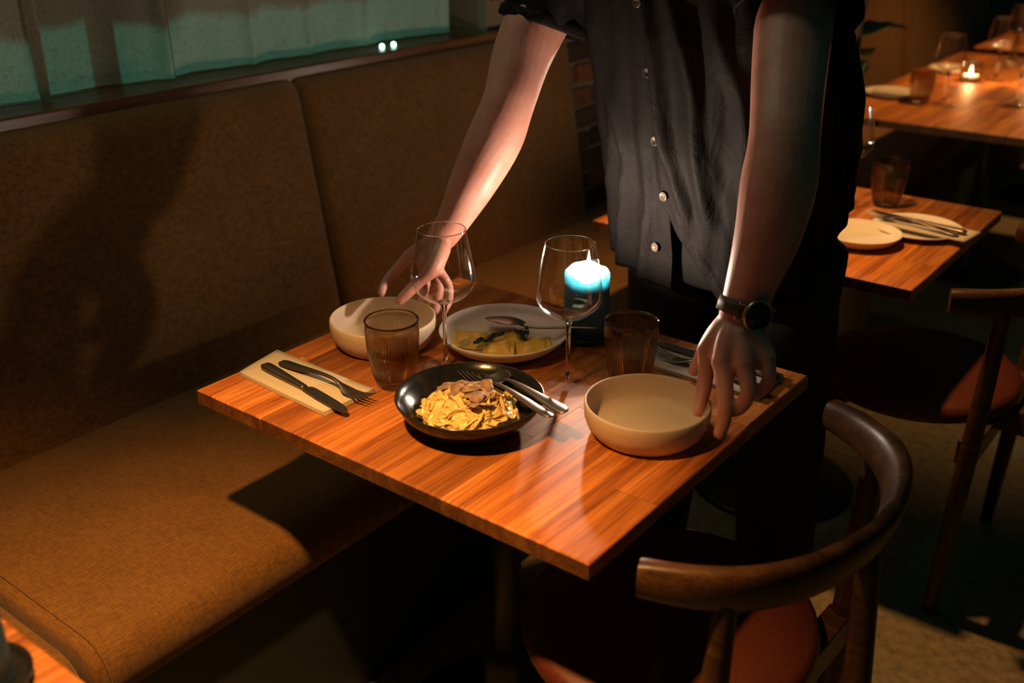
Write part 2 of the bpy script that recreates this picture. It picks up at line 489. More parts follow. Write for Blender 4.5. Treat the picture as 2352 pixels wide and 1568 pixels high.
# sheer curtain
NU, NV = 620, 24
V, F = [], []
def pleat(y): return 27 * y + 1.5 * math.sin(y * 6.1 + 0.6) + 0.8 * math.sin(y * 2.3)
for i in range(NU + 1):
    y = -1.45 + (1.49 + 1.45) * i / NU
    p = pleat(y)
    for k in range(NV + 1):
        z = 1.072 + 1.35 * k / NV
        g = 0.8 + 0.2 * math.sin(k * 0.35 + y * 3)
        am = 0.7 + 0.3 * math.sin(y * 5.0)
        V.append((-0.765 + (0.026 * am * math.sin(p) + 0.004 * math.sin(y * 93)) * g, y + 0.062 * am * math.sin(p + 1.2 + k * 0.012) * g, z))
for i in range(NU):
    for k in range(NV):
        a = i * (NV + 1) + k
        F.append((a, a + NV + 1, a + NV + 2, a + 1))
ct = mesh_obj('curtain', V, F, M['sheer_linen'])
tag(ct, 'sheer linen curtain hanging in folds across the window above the bench', 'curtain')
for i, y in enumerate((1.162, 1.206)):
    V, F = lathe([(0, 0.0), (0.0052, 0.0), (0.0060, 0.002), (0.0060, 0.007), (0.0045, 0.0105), (0, 0.012)], 20)
    o = mesh_obj('ledge_light', V, F, M['lamp_glow'], None, True, (-0.70, y, 1.068))
    tag(o, ('left' if i == 0 else 'right') + ' of two tiny pale lights on the ledge below the curtain', 'light', 'small lights on the ledge')

# ------------------------------------------------------------------ benches
def cushion_seat(y0, y1, parent, xb=-0.56, xf=0.10, zt=0.455, zb=0.36):
    """seat pad with rounded front edge and soft ends"""
    prof = [(xb, zb), (xb, zt)]
    R = 0.055
    for k in range(0, 9):
        a = PI / 2 * k / 8
        prof.append((xf - R + R * math.sin(a), zt - R + R * math.cos(a)))
    prof += [(xf, zb + 0.01), (xf - 0.01, zb)]
    rings = []
    n = max(8, int((y1 - y0) / 0.06))
    ys = [y0, y0 + 0.004, y0 + 0.012] + [y0 + (y1 - y0) * k / n for k in range(1, n)] + [y1 - 0.012, y1 - 0.004, y1]
    for i, y in enumerate(ys):
        e = min(i, len(ys) - 1 - i); sh = {0: 0.010, 1: 0.004, 2: 0.001}.get(e, 0.0)
        rings.append([(x - (sh if x > -0.5 else 0), y, z - (sh if z > 0.4 else 0)) for x, z in prof])
    V, F = loft(rings)
    o = fixn(mesh_obj('seat_cushion', V, F, M['bench_fabric'], parent)); smooth_by_angle(o, 50)
    # stitched seams near both ends follow the profile
    for ys_ in (y0 + 0.022, y1 - 0.022):
        path = [(x, ys_, z + 0.0006) for x, z in prof[1:-1]]
        path[1:] = [(p[0] + 0.0006, p[1], p[2]) for p in path[1:]]
        Vs, Fs = tube(path, [0.0016] * len(path), 6, up=(0, 1, 0))
        mesh_obj('seam_piping', Vs, Fs, M['bench_fabric'], o)
    return o
def back_panel(y0, y1, parent, ztop=1.045):
    """upholstered back panel leaning to the wall, rounded at its edges"""
    ny, nz = max(10, int((y1 - y0) / 0.05)), 26
    V, F = [], []
    R = 0.04
    yy = [y0, y0 + 0.003, y0 + 0.009, y0 + 0.02] + [y0 + (y1 - y0) * k / ny for k in range(1, ny)] + [y1 - 0.02, y1 - 0.009, y1 - 0.003, y1]
    yy = sorted(set(yy))
    def edge(d):
        d = max(d, 0)
        return 0.0 if d >= R else R - math.sqrt(max(0, R * R - (R - d) ** 2))
    zz = [0.43 + (ztop - 0.43) * k / nz for k in range(nz - 1)] + [ztop - 0.02, ztop - 0.009, ztop - 0.003, ztop]
    for y in yy:
        for z in zz:
            t = (z - 0.43) / (ztop - 0.43)
            x = -0.505 - 0.105 * t
            drop = edge(min(y - y0, y1 - y)) + edge(ztop - z)
            V.append((x - min(drop, 0.06), y, z))
    nzz = len(zz)
    for i in range(len(yy) - 1):
        for k in range(nzz - 1):
            a = i * nzz + k; F.append((a, a + nzz, a + nzz + 1, a + 1))
    # back and sides
    b = len(V)
    for y in yy:
        V += [(-0.62, y, 0.43), (-0.665, y, ztop)]
    for i in range(len(yy) - 1):
        F.append((b + 2 * i + 1, b + 2 * i + 3, b + 2 * i + 2, b + 2 * i))
        F.append((i * nzz + nzz - 1, (i + 1) * nzz + nzz - 1, b + 2 * i + 3, b + 2 * i + 1))
    F.append(tuple([k for k in range(nzz)] + [b + 1, b]))
    L = (len(yy) - 1); F.append(tuple([L * nzz + k for k in reversed(range(nzz))] + [b + 2 * L, b + 2 * L + 1]))
    o = fixn(mesh_obj('backrest_panel', V, F, M['bench_fabric'], parent)); smooth_by_angle(o, 60)
    return o
bench = empty('upholstered_bench', (-0.2, 0.5, 0))
tag(bench, 'long mustard brown upholstered bench beside the served table', 'bench')
inv = Matrix.Translation((0.2, -0.5, 0))
def under(o, root):
    o.parent = root; o.matrix_parent_inverse = root.matrix_basis.inverted(); return o
for y0, y1 in ((-1.95, -0.313), (-0.30, 2.02)): under(cushion_seat(y0, y1, None), bench)
for y0, y1 in ((-1.9, -0.54), (-0.535, 0.803), (0.812, 1.905)): under(back_panel(y0, y1, None), bench)
under(box_obj('bench_base', (-0.66, 0.075, -1.95, 2.02, 0.0, 0.362), M['dark_paint'], None, bev=0.004), bench)
bench2 = empty('upholstered_bench', (-0.2, 5.0, 0))
tag(bench2, 'far upholstered bench along the wall behind the laid table with many glasses', 'bench')
for y0, y1 in ((3.05, 6.6),): under(cushion_seat(y0, y1, None), bench2)
for y0, y1 in ((3.05, 4.93), (4.945, 6.6)): under(back_panel(y0, y1, None, 1.25), bench2)
under(box_obj('bench_base', (-0.66, 0.075, 3.05, 6.6, 0.0, 0.362), M['dark_paint'], None, bev=0.004), bench2)

# ------------------------------------------------------------------ tables
def plank_mesh(w, l, h, e):
    """w along x, l along y, top at z=0; e: chamfer on (x0,x1,y0,y1) sides"""
    V = []
    for z, k in ((-h, 0.6), (-h + 0.002, 0.0), (-0.0022, 0.0), (-0.0007, 0.45), (0.0, 1.0)):
        x0 = -w / 2 + e[0] * k; x1 = w / 2 - e[1] * k; y0 = -l / 2 + e[2] * k; y1 = l / 2 - e[3] * k
        V += [(x0, y0, z), (x1, y0, z), (x1, y1, z), (x0, y1, z)]
    F = [(3, 2, 1, 0)]
    for k in range(4):
        for i in range(4):
            j = (i + 1) % 4; F.append((k * 4 + i, k * 4 + j, k * 4 + 4 + j, k * 4 + 4 + i))
    F.append((16, 17, 18, 19))
    return V, F
def dining_table(x0, y0, w, l, label, seed, xs=None, group=None):
    rnd = random.Random(seed)
    t = empty('dining_table', (x0 + w / 2, y0 + l / 2, 0))
    tag(t, label, 'table')
    top = box_obj('tabletop', (-w / 2 + 0.008, w / 2 - 0.008, -l / 2 + 0.008, l / 2 - 0.008, T - 0.024, T - 0.006), M['oak_table'], t, bev=0.001)
    if xs is None:
        xs = [0.0]
        while xs[-1] < w - 0.09: xs.append(xs[-1] + rnd.uniform(0.06, 0.097))
        xs.append(w)
    for a, b in zip(xs[:-1], xs[1:]):
        cuts = [0.0]
        c = rnd.uniform(0.12, 0.4) * l / 0.64
        while c < l - 0.1:
            cuts.append(c); c += rnd.uniform(0.22, 0.42)
        cuts.append(l)
        for c0, c1 in zip(cuts[:-1], cuts[1:]):
            e = [0.003 if a == 0 else 0.0002, 0.003 if b == w else 0.0002, 0.003 if c0 == 0 else 0.0002, 0.003 if c1 == l else 0.0002]
            V, F = plank_mesh(b - a - 0.0001, c1 - c0 - 0.0001, 0.026, e)
            p = mesh_obj('plank', V, F, M['oak_table'], top, False)
            p.data.materials.append(M['oak_endgrain'])
            for pg in p.data.polygons:
                if abs(pg.normal.y) > 0.9: pg.material_index = 1
            p.location = (-w / 2 + (a + b) / 2, -l / 2 + (c0 + c1) / 2, T + rnd.uniform(-0.0002, 0.0))
    V, F = lathe([(0.0, 0.02), (0.024, 0.02), (0.024, T - 0.03), (0, T - 0.03)], 32)
    mesh_obj('pedestal_column', V, F, M['black_metal'], t); smooth_by_angle(t.children[-1])
    V, F = lathe([(0, T - 0.032), (0.12, T - 0.032), (0.125, T - 0.028), (0.12, T - 0.025), (0, T - 0.025)], 4)
    box_obj('top_plate', (-0.13, 0.13, -0.13, 0.13, T - 0.034, T - 0.025), M['black_metal'], t, bev=0.001)
    V, F = lathe([(0, 0.0), (0.21, 0.0), (0.215, 0.006), (0.20, 0.014), (0.08, 0.022), (0.046, 0.04), (0.043, 0.17), (0.036, 0.195), (0.024, 0.205), (0, 0.205)], 48)
    mesh_obj('pedestal_base', V, F, M['black_metal'], t)
    return t
dining_table(0.0, 0.0, 0.75, 0.64, 'oak stave table being served, with the pasta bowls and lit candle on it', 3,
             [0, 0.06, 0.156, 0.252, 0.348, 0.444, 0.516, 0.588, 0.684, 0.75])
dining_table(0.007, 1.123, 0.75, 0.657, 'oak table right behind the person, laid with two white plates and a tumbler', 5)
dining_table(-0.06, 2.62, 0.76, 1.66, 'long oak table far at upper right, crowded with wine glasses', 9)
dining_table(-0.06, 4.46, 0.76, 0.64, 'farthest oak table, mostly hidden behind the wine glasses', 12)
dining_table(-0.01, -1.114, 0.75, 0.64, 'oak table whose corner shows at bottom left with a dark dish', 21)

# ------------------------------------------------------------------ chairs
def make_chair(loc, rz, label):
    t = empty('armchair', loc, rz); tag(t, label, 'chair', 'round-backed wooden chairs')
    half = [(0.095, 0.262), (0.155, 0.236), (0.212, 0.190), (0.255, 0.112), (0.275, 0.0)]
    pts = half + [(x, -y) for x, y in reversed(half[:-1])]
    path = spline([(x, y, 0.735) for x, y in pts], 56)
    rings = []
    n = len(path)
    for k, p in enumerate(path):
        s = abs(k / (n - 1) * 2 - 1)           # 1 at arm ends, 0 at the back
        hh = 0.024 + 0.016 * (1 - s) ** 0.8; ww = 0.017 - 0.003 * (1 - s)
        P = Vector(p); tg = (Vector(path[min(k + 1, n - 1)]) - Vector(path[max(k - 1, 0)])).normalized()
        nrm = Vector((tg.y, -tg.x, 0)).normalized()
        out = nrm if nrm.dot(Vector((P.x - 0.05, P.y, 0))) > 0 else -nrm
        lean = 0.30 * (1 - s)
        if k == 0 or k == n - 1: sc = [(0.75, 0.006), (0.93, 0.002)] if k == 0 else [(0.93, -0.002), (0.75, -0.006)]
        ring = []
        for i in range(20):
            a = 2 * PI * i / 20
            ca, sa = math.cos(a), math.sin(a)
            ca = math.copysign(abs(ca) ** 0.8, ca); sa = math.copysign(abs(sa) ** 0.8, sa)
            ring.append(P + out * (ww * ca + lean * hh * sa) + Vector((0, 0, hh * sa)))
        rings.append(ring)
    V, F = loft(rings)
    rail = fixn(mesh_obj('back_rail', V, F, M['chair_wood'], t)); smooth_by_angle(rail, 50)
    for nm, x, y, x1, y1 in (('leg', 0.185, 0.215, 0.16, 0.225), ('leg', 0.185, -0.215, 0.16, -0.225), ('leg', 0.268, 0.0, 0.315, 0.0)):
        P = [(x1, y1, 0.004), (x1 + (x - x1) * .6, y1 + (y - y1) * .6, 0.40), (x, y, 0.715)]
        V, F = tube(spline(P, 10), [0.014 + 0.005 * math.sin(PI * k / 10) for k in range(11)], 16, up=(1, 0, 0.01), cap_round=False)
        mesh_obj(nm, V, F, M['chair_wood'], t); smooth_by_angle(t.children[-1])
    box_obj('seat_beam', (-0.15, 0.285, -0.022, 0.022, 0.375, 0.432), M['chair_wood'], t, bev=0.004)
    box_obj('cross_beam', (0.150, 0.190, -0.225, 0.225, 0.375, 0.432), M['chair_wood'], t, bev=0.004)
    box_obj('cross_beam', (-0.15, -0.11, -0.16, 0.16, 0.395, 0.432), M['chair_wood'], t, bev=0.004)
    seg = 64; V, F = [], []
    prof = [(0.0, 0.432), (0.6, 0.432), (0.93, 0.434), (0.985, 0.440), (1.0, 0.452), (0.985, 0.466), (0.94, 0.475), (0.7, 0.481), (0.0, 0.483)]
    V, F = lathe([(r * 0.222, z) for r, z in prof], seg)
    V = [(x * (1.0 if x < 0 else 0.97) - 0.005, y * 1.04, z) for x, y, z in V]
    mesh_obj('seat_pad', V, F, M['leather_red'], t)
    return t
make_chair((0.722, 0.286, 0), -0.04, 'nearest round-backed wooden chair at bottom right, drawn up to the served table')
make_chair((0.735, 1.385, 0), 0.0, 'round-backed wooden chair at right, drawn up to the table behind the person')

# ------------------------------------------------------------------ tableware builders
def bowl_straight(name, r, h, loc, mat, label, group, cat='bowl'):
    t = 0.0045
    prof = [(0, 0.004), (r * 0.72, 0.004), (r * 0.74, 0.0), (r * 0.80, 0.0), (r * 0.85, 0.004), (r * 0.93, 0.013), (r * 0.985, 0.026), (r, h * 0.75), (r, h - 0.003), (r - 0.0012, h - 0.0006), (r - t / 2, h), (r - t + 0.001, h - 0.0006), (r - t, h - 0.003),
            (r - t - 0.001, h * 0.6), (r * 0.915, 0.018), (r * 0.86, 0.0115), (r * 0.7, 0.0085), (0, 0.0075)]
    V, F = lathe(prof, 96)
    o = mesh_obj(name, V, F, mat, None, True, loc)
    return tag(o, label, cat, group)
bowl_straight('serving_bowl', 0.0915, 0.051, (0.11, 0.312, T), M['stoneware'], 'beige straight-sided bowl near the bench, with a thumb over its far rim', 'beige stoneware bowls')
bowl_straight('serving_bowl', 0.0917, 0.051, (0.637, 0.317, T), M['stoneware'], 'beige straight-sided bowl at the table corner, held under the hand with the watch', 'beige stoneware bowls')
def bowl_coupe(name, r, h, loc, mat, label):
    prof = [(0, 0.005), (r * 0.50, 0.005), (r * 0.52, 0.0), (r * 0.58, 0.0), (r * 0.66, 0.004), (r * 0.82, h * 0.36), (r * 0.93, h * 0.66), (r, h - 0.002), (r - 0.001, h), (r - 0.003, h - 0.0005),
            (r * 0.95 - 0.003, h * 0.74), (r * 0.84 - 0.004, h * 0.45), (r * 0.70, 0.0125), (r * 0.5, 0.0095), (0, 0.009)]
    V, F = lathe(prof, 96)
    o = mesh_obj(name, V, F, mat, None, True, loc)
    return tag(o, label, 'bowl' if h > 0.04 else 'plate')
bowl_coupe('pasta_bowl', 0.1105, 0.049, (0.4165, 0.180, T), M['black_glaze'], 'glossy black bowl full of tagliatelle at the front of the table')
bowl_coupe('ravioli_plate', 0.1127, 0.036, (0.288, 0.426, T), M['grey_glaze'], 'pale grey deep plate with ravioli in the middle of the table')

GL_H = 0.24
def wine_glass(loc, label, group, rz=0.0):
    t = empty('wine_glass', loc, rz); tag(t, label, 'wine glass', group)
    V, F = lathe([(0, 0.0), (0.036, 0.0), (0.0376, 0.0008), (0.0376, 0.0016), (0.034, 0.0024), (0.015, 0.0042), (0.007, 0.0075), (0.004, 0.014), (0, 0.014)], 64)
    mesh_obj('foot', V, F, M['crystal'], t)
    V, F = lathe([(0.0, 0.0135), (0.0042, 0.0135), (0.0036, 0.03), (0.0034, 0.07), (0.0038, 0.10), (0.0055, 0.112), (0.010, 0.118), (0.0, 0.1195)], 32)
    mesh_obj('stem', V, F, M['solid_glass'], t)
    outer = spline([(0.0, 0.1175), (0.014, 0.119), (0.030, 0.1255), (0.044, 0.1375), (0.051, 0.1500), (0.0515, 0.160), (0.049, 0.180), (0.0435, 0.212), (0.0382, 0.2395)], 44)
    prof = [(max(0, r), z) for r, z in outer] + [(0.0378, 0.2403), (0.0372, 0.2398)] + [(max(0, r - 0.0010), z + (0.0014 if z < 0.135 else 0.0)) for r, z in reversed(outer[:-1])]
    prof[0] = (0, prof[0][1]); prof[-1] = (0, prof[-1][1])
    V, F = lathe(prof, 80)
    mesh_obj('glass_bowl', V, F, M['crystal'], t)
    rr = [(0.0377 * math.cos(2 * PI * i / 64), 0.0377 * math.sin(2 * PI * i / 64), 0.2400) for i in range(64)]
    rings = []
    for i in range(64):
        c = Vector(rr[i]); d = Vector((c.x, c.y, 0)).normalized()
        rings.append([c + d * 0.0006 * math.cos(a) + Vector((0, 0, 0.0006 * math.sin(a))) for a in [2 * PI * q / 6 for q in range(6)]])
    V = [p for r in rings for p in r]; F = []
    for i in range(64):
        for q in range(6):
            F.append((i * 6 + q, i * 6 + (q + 1) % 6, ((i + 1) % 64) * 6 + (q + 1) % 6, ((i + 1) % 64) * 6 + q))
    mesh_obj('rim', V, F, M['solid_glass'], t)
    return t
g0 = wine_glass((0.461, 0.368, T), 'empty wine glass right in front of the lit blue candle', 'wine glasses on the served table')
def dup(o, loc, label, group=None, rz=None):
    c = copy_tree(o); c.location = loc; c['label'] = label
    if group: c['group'] = group
    if rz is not None: c.rotation_euler = (0, 0, rz)
    return c
dup(g0, (0.262, 0.302, T), 'empty wine glass in front of the bare hand by the bench', rz=0.7)

def tumbler(loc, label, group):
    t = empty('tumbler', loc); tag(t, label, 'tumbler', group)
    NR, H = 76, 0.112
    seg = NR * 4
    outer = spline([(0.0275, 0.0), (0.0292, 0.004), (0.0300, 0.0085), (0.0312, 0.011), (0.0345, 0.024), (0.0385, 0.045), (0.0412, 0.070), (0.0424, 0.094), (0.0428, 0.1105)], 26)
    inner = [(r - (0.0026 if z > 0.10 else 0.0030), z) for r, z in outer if z > 0.013]
    prof = [(0, 0.002), (0.018, 0.002), (0.0255, 0.0)] + outer + [(0.0424, H), (0.0413, H)] + list(reversed(inner)) + [(0.020, 0.0125), (0, 0.012)]
    n0 = 3 + len(outer) + 2
    def rib(k, i, a):
        z = prof[k][1]
        if k >= n0 and 0.013 < z < 0.099:
            return 0.00055 * (1 if i % 4 in (0, 1) else -1)
        if 3 <= k < n0 - 2 and 0.012 < z < 0.097:
            return 0.00035 * math.cos(a * NR)
        return 0
    V, F = lathe(prof, seg, rib)
    mesh_obj('glass_body', V, F, M['smoke_glass'], t)
    V, F = lathe([(0.0414, 0.1108), (0.0430, 0.1102), (0.0433, 0.1118), (0.0425, 0.1130), (0.0412, 0.1124)], 96, close=True)
    mesh_obj('rim', V, F, M['smoke_glass'], t)
    return t
t0 = tumbler((0.236, 0.207, T), 'ribbed smoky tumbler left of the black pasta bowl', 'smoky tumblers on the served table')
dup(t0, (0.537, 0.431, T), 'ribbed smoky tumbler beside the blue candle and the bowl at the corner')

# candle -------------------------------------------------------------
def candle(loc, label, dish_label, lit=True, energy=4.0, h=0.107, cut_az=2.3):
    x, y, z0 = loc
    V, F = lathe([(0, 0.003), (0.040, 0.003), (0.042, 0.0), (0.048, 0.0), (0.056, 0.008), (0.058, 0.0135), (0.0565, 0.0142), (0.054, 0.010), (0.050, 0.0055), (0, 0.005)], 64)
    tag(mesh_obj('candle_dish', V, F, M['black_glaze'], None, True, (x, y, z0)), dish_label, 'dish', 'black candle dishes')
    t = empty('pillar_candle', (x, y, z0 + 0.0055)); tag(t, label, 'candle', 'blue pillar candles')
    seg = 96; R = 0.0395
    prof = [(0, 0.0), (R - 0.002, 0.0), (R, 0.002), (R, h * 0.3), (R, h * 0.6), (R, h * 0.85), (R, h - 0.006), (R - 0.0012, h - 0.001), (R - 0.004, h), (R - 0.0065, h - 0.002), (R - 0.0085, h - 0.010), (R - 0.012, h - 0.020), (R - 0.020, h - 0.026), (0, h - 0.029)]
    V, F = lathe(prof, seg)
    V2 = []
    for (vx, vy, vz) in V:
        a = math.atan2(vy, vx)
        if vz > h * 0.8:
            w = 0.5 - 0.5 * math.cos(a - cut_az + PI)       # 1 = high far wall
            vz += (0.007 * w + 0.0022 * math.sin(3 * a + 1) + 0.0012 * math.sin(7 * a)) * min(1, (vz - h * 0.8) / (h * 0.15)) * (1.0 if math.hypot(vx, vy) > R - 0.010 else 0.25)
            d = math.exp(-((a - 0.35) / 0.10) ** 2)
            vz -= 0.013 * d * min(1, max(0, (vz - h * 0.88) / (h * 0.1))) * (1 if math.hypot(vx, vy) > R - 0.010 else 0)
        V2.append((vx, vy, vz))
    mesh_obj('wax_body', V2, F, M['teal_wax'], t)
    V, F = lathe([(0, h - 0.0225), (R - 0.016, h - 0.0225), (R - 0.0125, h - 0.0215), (R - 0.0145, h - 0.024), (0, h - 0.026)], 48)
    mesh_obj('wax_pool', V, F, M['wax_pool'], t)
    V, F = tube(spline([(0, 0, h - 0.025), (0.0006, 0, h - 0.018), (0.002, 0.0, h - 0.011)], 6), [0.0008] * 7, 8)
    mesh_obj('wick', V, F, M['wick'], t)
    if lit:
        V, F = lathe(spline([(0.0, h - 0.013), (0.0036, h - 0.008), (0.0056, h + 0.001), (0.0050, h + 0.012), (0.0032, h + 0.024), (0.0013, h + 0.034), (0.0, h + 0.041)], 24), 24)
        V = [(max(-0.02, vx) + 0.002, vy, vz) for vx, vy, vz in V]
        mesh_obj('flame', V, F, M['flame'], t)
        d = bpy.data.lights.new('candle_light', 'POINT'); d.energy = energy; d.color = (1.0, 0.74, 0.56); d.shadow_soft_size = 0.008
        o = bpy.data.objects.new('candle_light', d); COL.objects.link(o); o.parent = t; o.location = (0.002, 0, h + 0.016)
    return t
candle((0.372, 0.552, T), 'lit blue pillar candle in front of the person in the black shirt', 'black dish under the lit blue candle', energy=5.8, h=0.114)
candle((0.20, 1.62, T), 'unseen blue candle added behind the person to light the brick and bench end', 'unseen black dish under the added candle behind the person', energy=5.0)  # candle out of sight, put in to light the bricks and bench end
candle((0.377, -0.549, T), 'blue candle at the left edge of the photo on the nearest table', 'black dish at bottom left on the nearest table', lit=False)

# cutlery --------------------------------------------------------------
def frame_to(P0, P1, up=(0, 0, 1)):
    a = (Vector(P1) - Vector(P0)).normalized(); u = Vector(up)
    s = u.cross(a).normalized(); w = a.cross(s)
    return Matrix(((a.x, s.x, w.x, P0[0]), (a.y, s.y, w.y, P0[1]), (a.z, s.z, w.z, P0[2]), (0, 0, 0, 1)))
def strip(stations, rnd=0.35):
    """stations: (x, z, halfwidth, thickness) -> rounded bar loft"""
    rings = []
    for x, z, w, t in stations:
        h = t / 2
        rings.append([(x, -w, z), (x, -w * (1 - rnd * 0.3), z - h), (x, 0, z - h * 1.05), (x, w * (1 - rnd * 0.3), z - h), (x, w, z), (x, w * (1 - rnd * 0.3), z + h), (x, 0, z + h * 1.05), (x, -w * (1 - rnd * 0.3), z + h)])
    return loft(rings)
HANDLE = [(0.0, 0.0022, 0.003, 0.0015), (0.002, 0.0023, 0.0068, 0.0022), (0.007, 0.0025, 0.0092, 0.0026), (0.015, 0.0030, 0.0101, 0.0028), (0.04, 0.0052, 0.0092, 0.0028), (0.075, 0.0095, 0.0066, 0.0028), (0.105, 0.0128, 0.0044, 0.0029), (0.125, 0.0135, 0.0034, 0.0030), (0.138, 0.0125, 0.0032, 0.0028), (0.150, 0.0092, 0.0042, 0.0024)]
def finish(root, M4, label, cat, group):
    root.matrix_world = M4; tag(root, label, cat, group); return root
def fork(M4, label, group, mat):
    t = empty('fork')
    V, F = strip(spline(HANDLE, 30)); o = fixn(mesh_obj('handle', V, F, mat, t))
    st = [(0.149, 0.0094, 0.0040, 0.0024), (0.156, 0.0068, 0.0072, 0.002), (0.164, 0.0040, 0.0108, 0.0018), (0.172, 0.0024, 0.0122, 0.0016), (0.180, 0.0022, 0.0124, 0.0016)]
    V, F = strip(spline(st, 14)); fixn(mesh_obj('head', V, F, mat, t))
    tine = None
    for k in range(4):
        y = -0.0101 + 0.00673 * k
        st = [(0.178, 0.0022, 0.0022, 0.0016), (0.190, 0.0030, 0.0018, 0.0016), (0.203, 0.0056, 0.0015, 0.0015), (0.214, 0.0092, 0.0012, 0.0013), (0.221, 0.0120, 0.0007, 0.0008)]
        if tine is None:
            V, F = strip(spline(st, 12)); tine = fixn(mesh_obj('tine', V, F, mat, t)); tt = tine
        else:
            tt = tine.copy(); COL.objects.link(tt); tt.parent = t
        tt.location = (0, y, 0)
    return finish(t, M4, label, 'fork', group)
def spoon(M4, label, group, mat, wide=1.0):
    t = empty('spoon')
    V, F = strip(spline(HANDLE, 30)); fixn(mesh_obj('handle', V, F, mat, t))
    nx, ny = 28, 14; V, F = [], []
    for side in (0, 1):
        for i in range(nx + 1):
            u = i / nx; x = 0.147 - 0.012 * (wide - 1) * 4 + (0.066 + 0.012 * (wide - 1) * 4) * u
            hw = wide * 0.0215 * (math.sin(PI * min(1, u ** 0.72)) ** 0.62) * (1 - 0.12 * u) + 0.0003
            ze = 0.0095 + 0.001 * math.sin(PI * u) - 0.002 * u
            for j in range(ny + 1):
                q = -1 + 2 * j / ny
                dep = 0.0092 * (math.sin(PI * min(1, u ** 0.8))) ** 0.8 * (1 - q * q)
                V.append((x, hw * q, ze - dep - (0.0011 if side else 0)))
    n1 = (nx + 1) * (ny + 1)
    for side in (0, 1):
        for i in range(nx):
            for j in range(ny):
                a = side * n1 + i * (ny + 1) + j
                F.append((a, a + ny + 1, a + ny + 2, a + 1) if side == 0 else (a + 1, a + ny + 2, a + ny + 1, a))
    for i in range(nx):
        for j in (0, ny):
            a = i * (ny + 1) + j; F.append((a, a + ny + 1, n1 + a + ny + 1, n1 + a))
    fixn(mesh_obj('spoon_bowl', V, F, mat, t))
    return finish(t, M4, label, 'spoon', group)
def knife(M4, label, group, mat):
    t = empty('knife')
    st = [(0.0, 0.004, 0.003, 0.003), (0.003, 0.004, 0.0075, 0.006), (0.010, 0.004, 0.0098, 0.0075), (0.03, 0.004, 0.0100, 0.0078), (0.07, 0.004, 0.0080, 0.0072), (0.108, 0.004, 0.0062, 0.0066), (0.118, 0.004, 0.0060, 0.006)]
    V, F = strip(spline(st, 20), 0.8); fixn(mesh_obj('handle', V, F, mat, t))
    up = [(0.117, 0.0055), (0.121, 0.0060), (0.126, 0.0100), (0.135, 0.0112), (0.16, 0.0110), (0.19, 0.0102), (0.213, 0.0084), (0.226, 0.0048), (0.2315, 0.0)]
    lo = [(0.2305, -0.0045), (0.222, -0.0075), (0.20, -0.0088), (0.16, -0.0084), (0.13, -0.0068), (0.117, -0.0055)]
    ol = up + lo; n = len(ol); V, F = [], []
    for z in (0.0030, 0.0045): V += [(x, y, z) for x, y in ol]
    F = [tuple(range(n - 1, -1, -1)), tuple(range(n, 2 * n))] + [(i, (i + 1) % n, n + (i + 1) % n, n + i) for i in range(n)]
    fixn(mesh_obj('blade', V, F, mat, t, False))
    return finish(t, M4, label, 'knife', group)
def napkin(corners, z, label, group, layers=3):
    """folded paper napkin: stacked layers joined along one side"""
    c = [Vector((*p, 0)) for p in corners]; ctr = sum(c, Vector()) / 4
    t = empty('napkin', (ctr.x, ctr.y, z)); tag(t, label, 'napkin', group)
    for k in range(layers):
        nx, ny = 14, 8; V, F = [], []
        s = 1 - 0.006 * k
        for i in range(nx + 1):
            for j in range(ny + 1):
                u, v = i / nx, j / ny
                p = (c[0] * (1 - u) + c[1] * u) * (1 - v) + (c[3] * (1 - u) + c[2] * u) * v - ctr
                e = 0.0010 * max(0, abs(u - .5) * 2 - 0.8) * 5 * (k / layers) + 0.0003 * math.sin(u * 9 + v * 5)
                V.append((p.x * s, p.y * s, 0.0006 + 0.0014 * k + e))
        for i in range(nx):
            for j in range(ny):
                a = i * (ny + 1) + j; F.append((a, a + ny + 1, a + ny + 2, a + 1))
        o = fixn(mesh_obj('napkin_layer', V, F, M['napkin_paper'], t))
        md = o.modifiers.new('thick', 'SOLIDIFY'); md.thickness = 0.0011; md.offset = 1
    return t
napkin([(0.012, 0.074), (0.229, 0.062), (0.234, 0.166), (-0.008, 0.172)], T, 'beige paper napkin under the knife and fork near the bench', 'paper napkins on the served table', 4)
NZ = T + 0.0064
knife(frame_to((0.030, 0.112, NZ), (0.272, 0.079, NZ)), 'dark knife lying on the napkin near the bench', 'cutlery near the bench', M['dark_steel'])
fork(frame_to((0.042, 0.138, NZ + 0.001), (0.252, 0.128, NZ + 0.001)), 'dark fork lying on the napkin near the bench', 'cutlery near the bench', M['dark_steel'])
napkin([(0.492, 0.507), (0.728, 0.504), (0.722, 0.607), (0.488, 0.602)], T, 'beige paper napkin under cutlery behind the hand with the watch', 'paper napkins on the served table', 4)
knife(frame_to((0.724, 0.583, NZ), (0.492, 0.583, NZ), (0, 0, 1)), 'dark knife behind the hand with the watch', 'cutlery behind the hand', M['dark_steel'])
fork(frame_to((0.735, 0.528, NZ + 0.001), (0.518, 0.545, NZ + 0.001)), 'dark fork behind the hand with the watch', 'cutlery behind the hand', M['dark_steel'])
# utensils resting in the pasta bowl and on the ravioli plate
fork(frame_to((0.555, 0.196, T + 0.0475), (0.377, 0.243, T + 0.030), (-0.05, 0.1, 1)), 'steel fork lying in the black pasta bowl', 'utensils in the pasta bowl', M['steel'])
spoon(frame_to((0.566, 0.214, T + 0.051), (0.390, 0.267, T + 0.031), (0.1, -0.25, 1)), 'steel spoon lying behind the fork in the black pasta bowl', 'utensils in the pasta bowl', M['steel'])
spoon(frame_to((0.430, 0.500, T + 0.050), (0.236, 0.456, T + 0.0365), (0.05, -0.25, -1)), 'steel serving spoon turned over on the ravioli plate', 'utensils on the ravioli plate', M['steel'], 1.25)

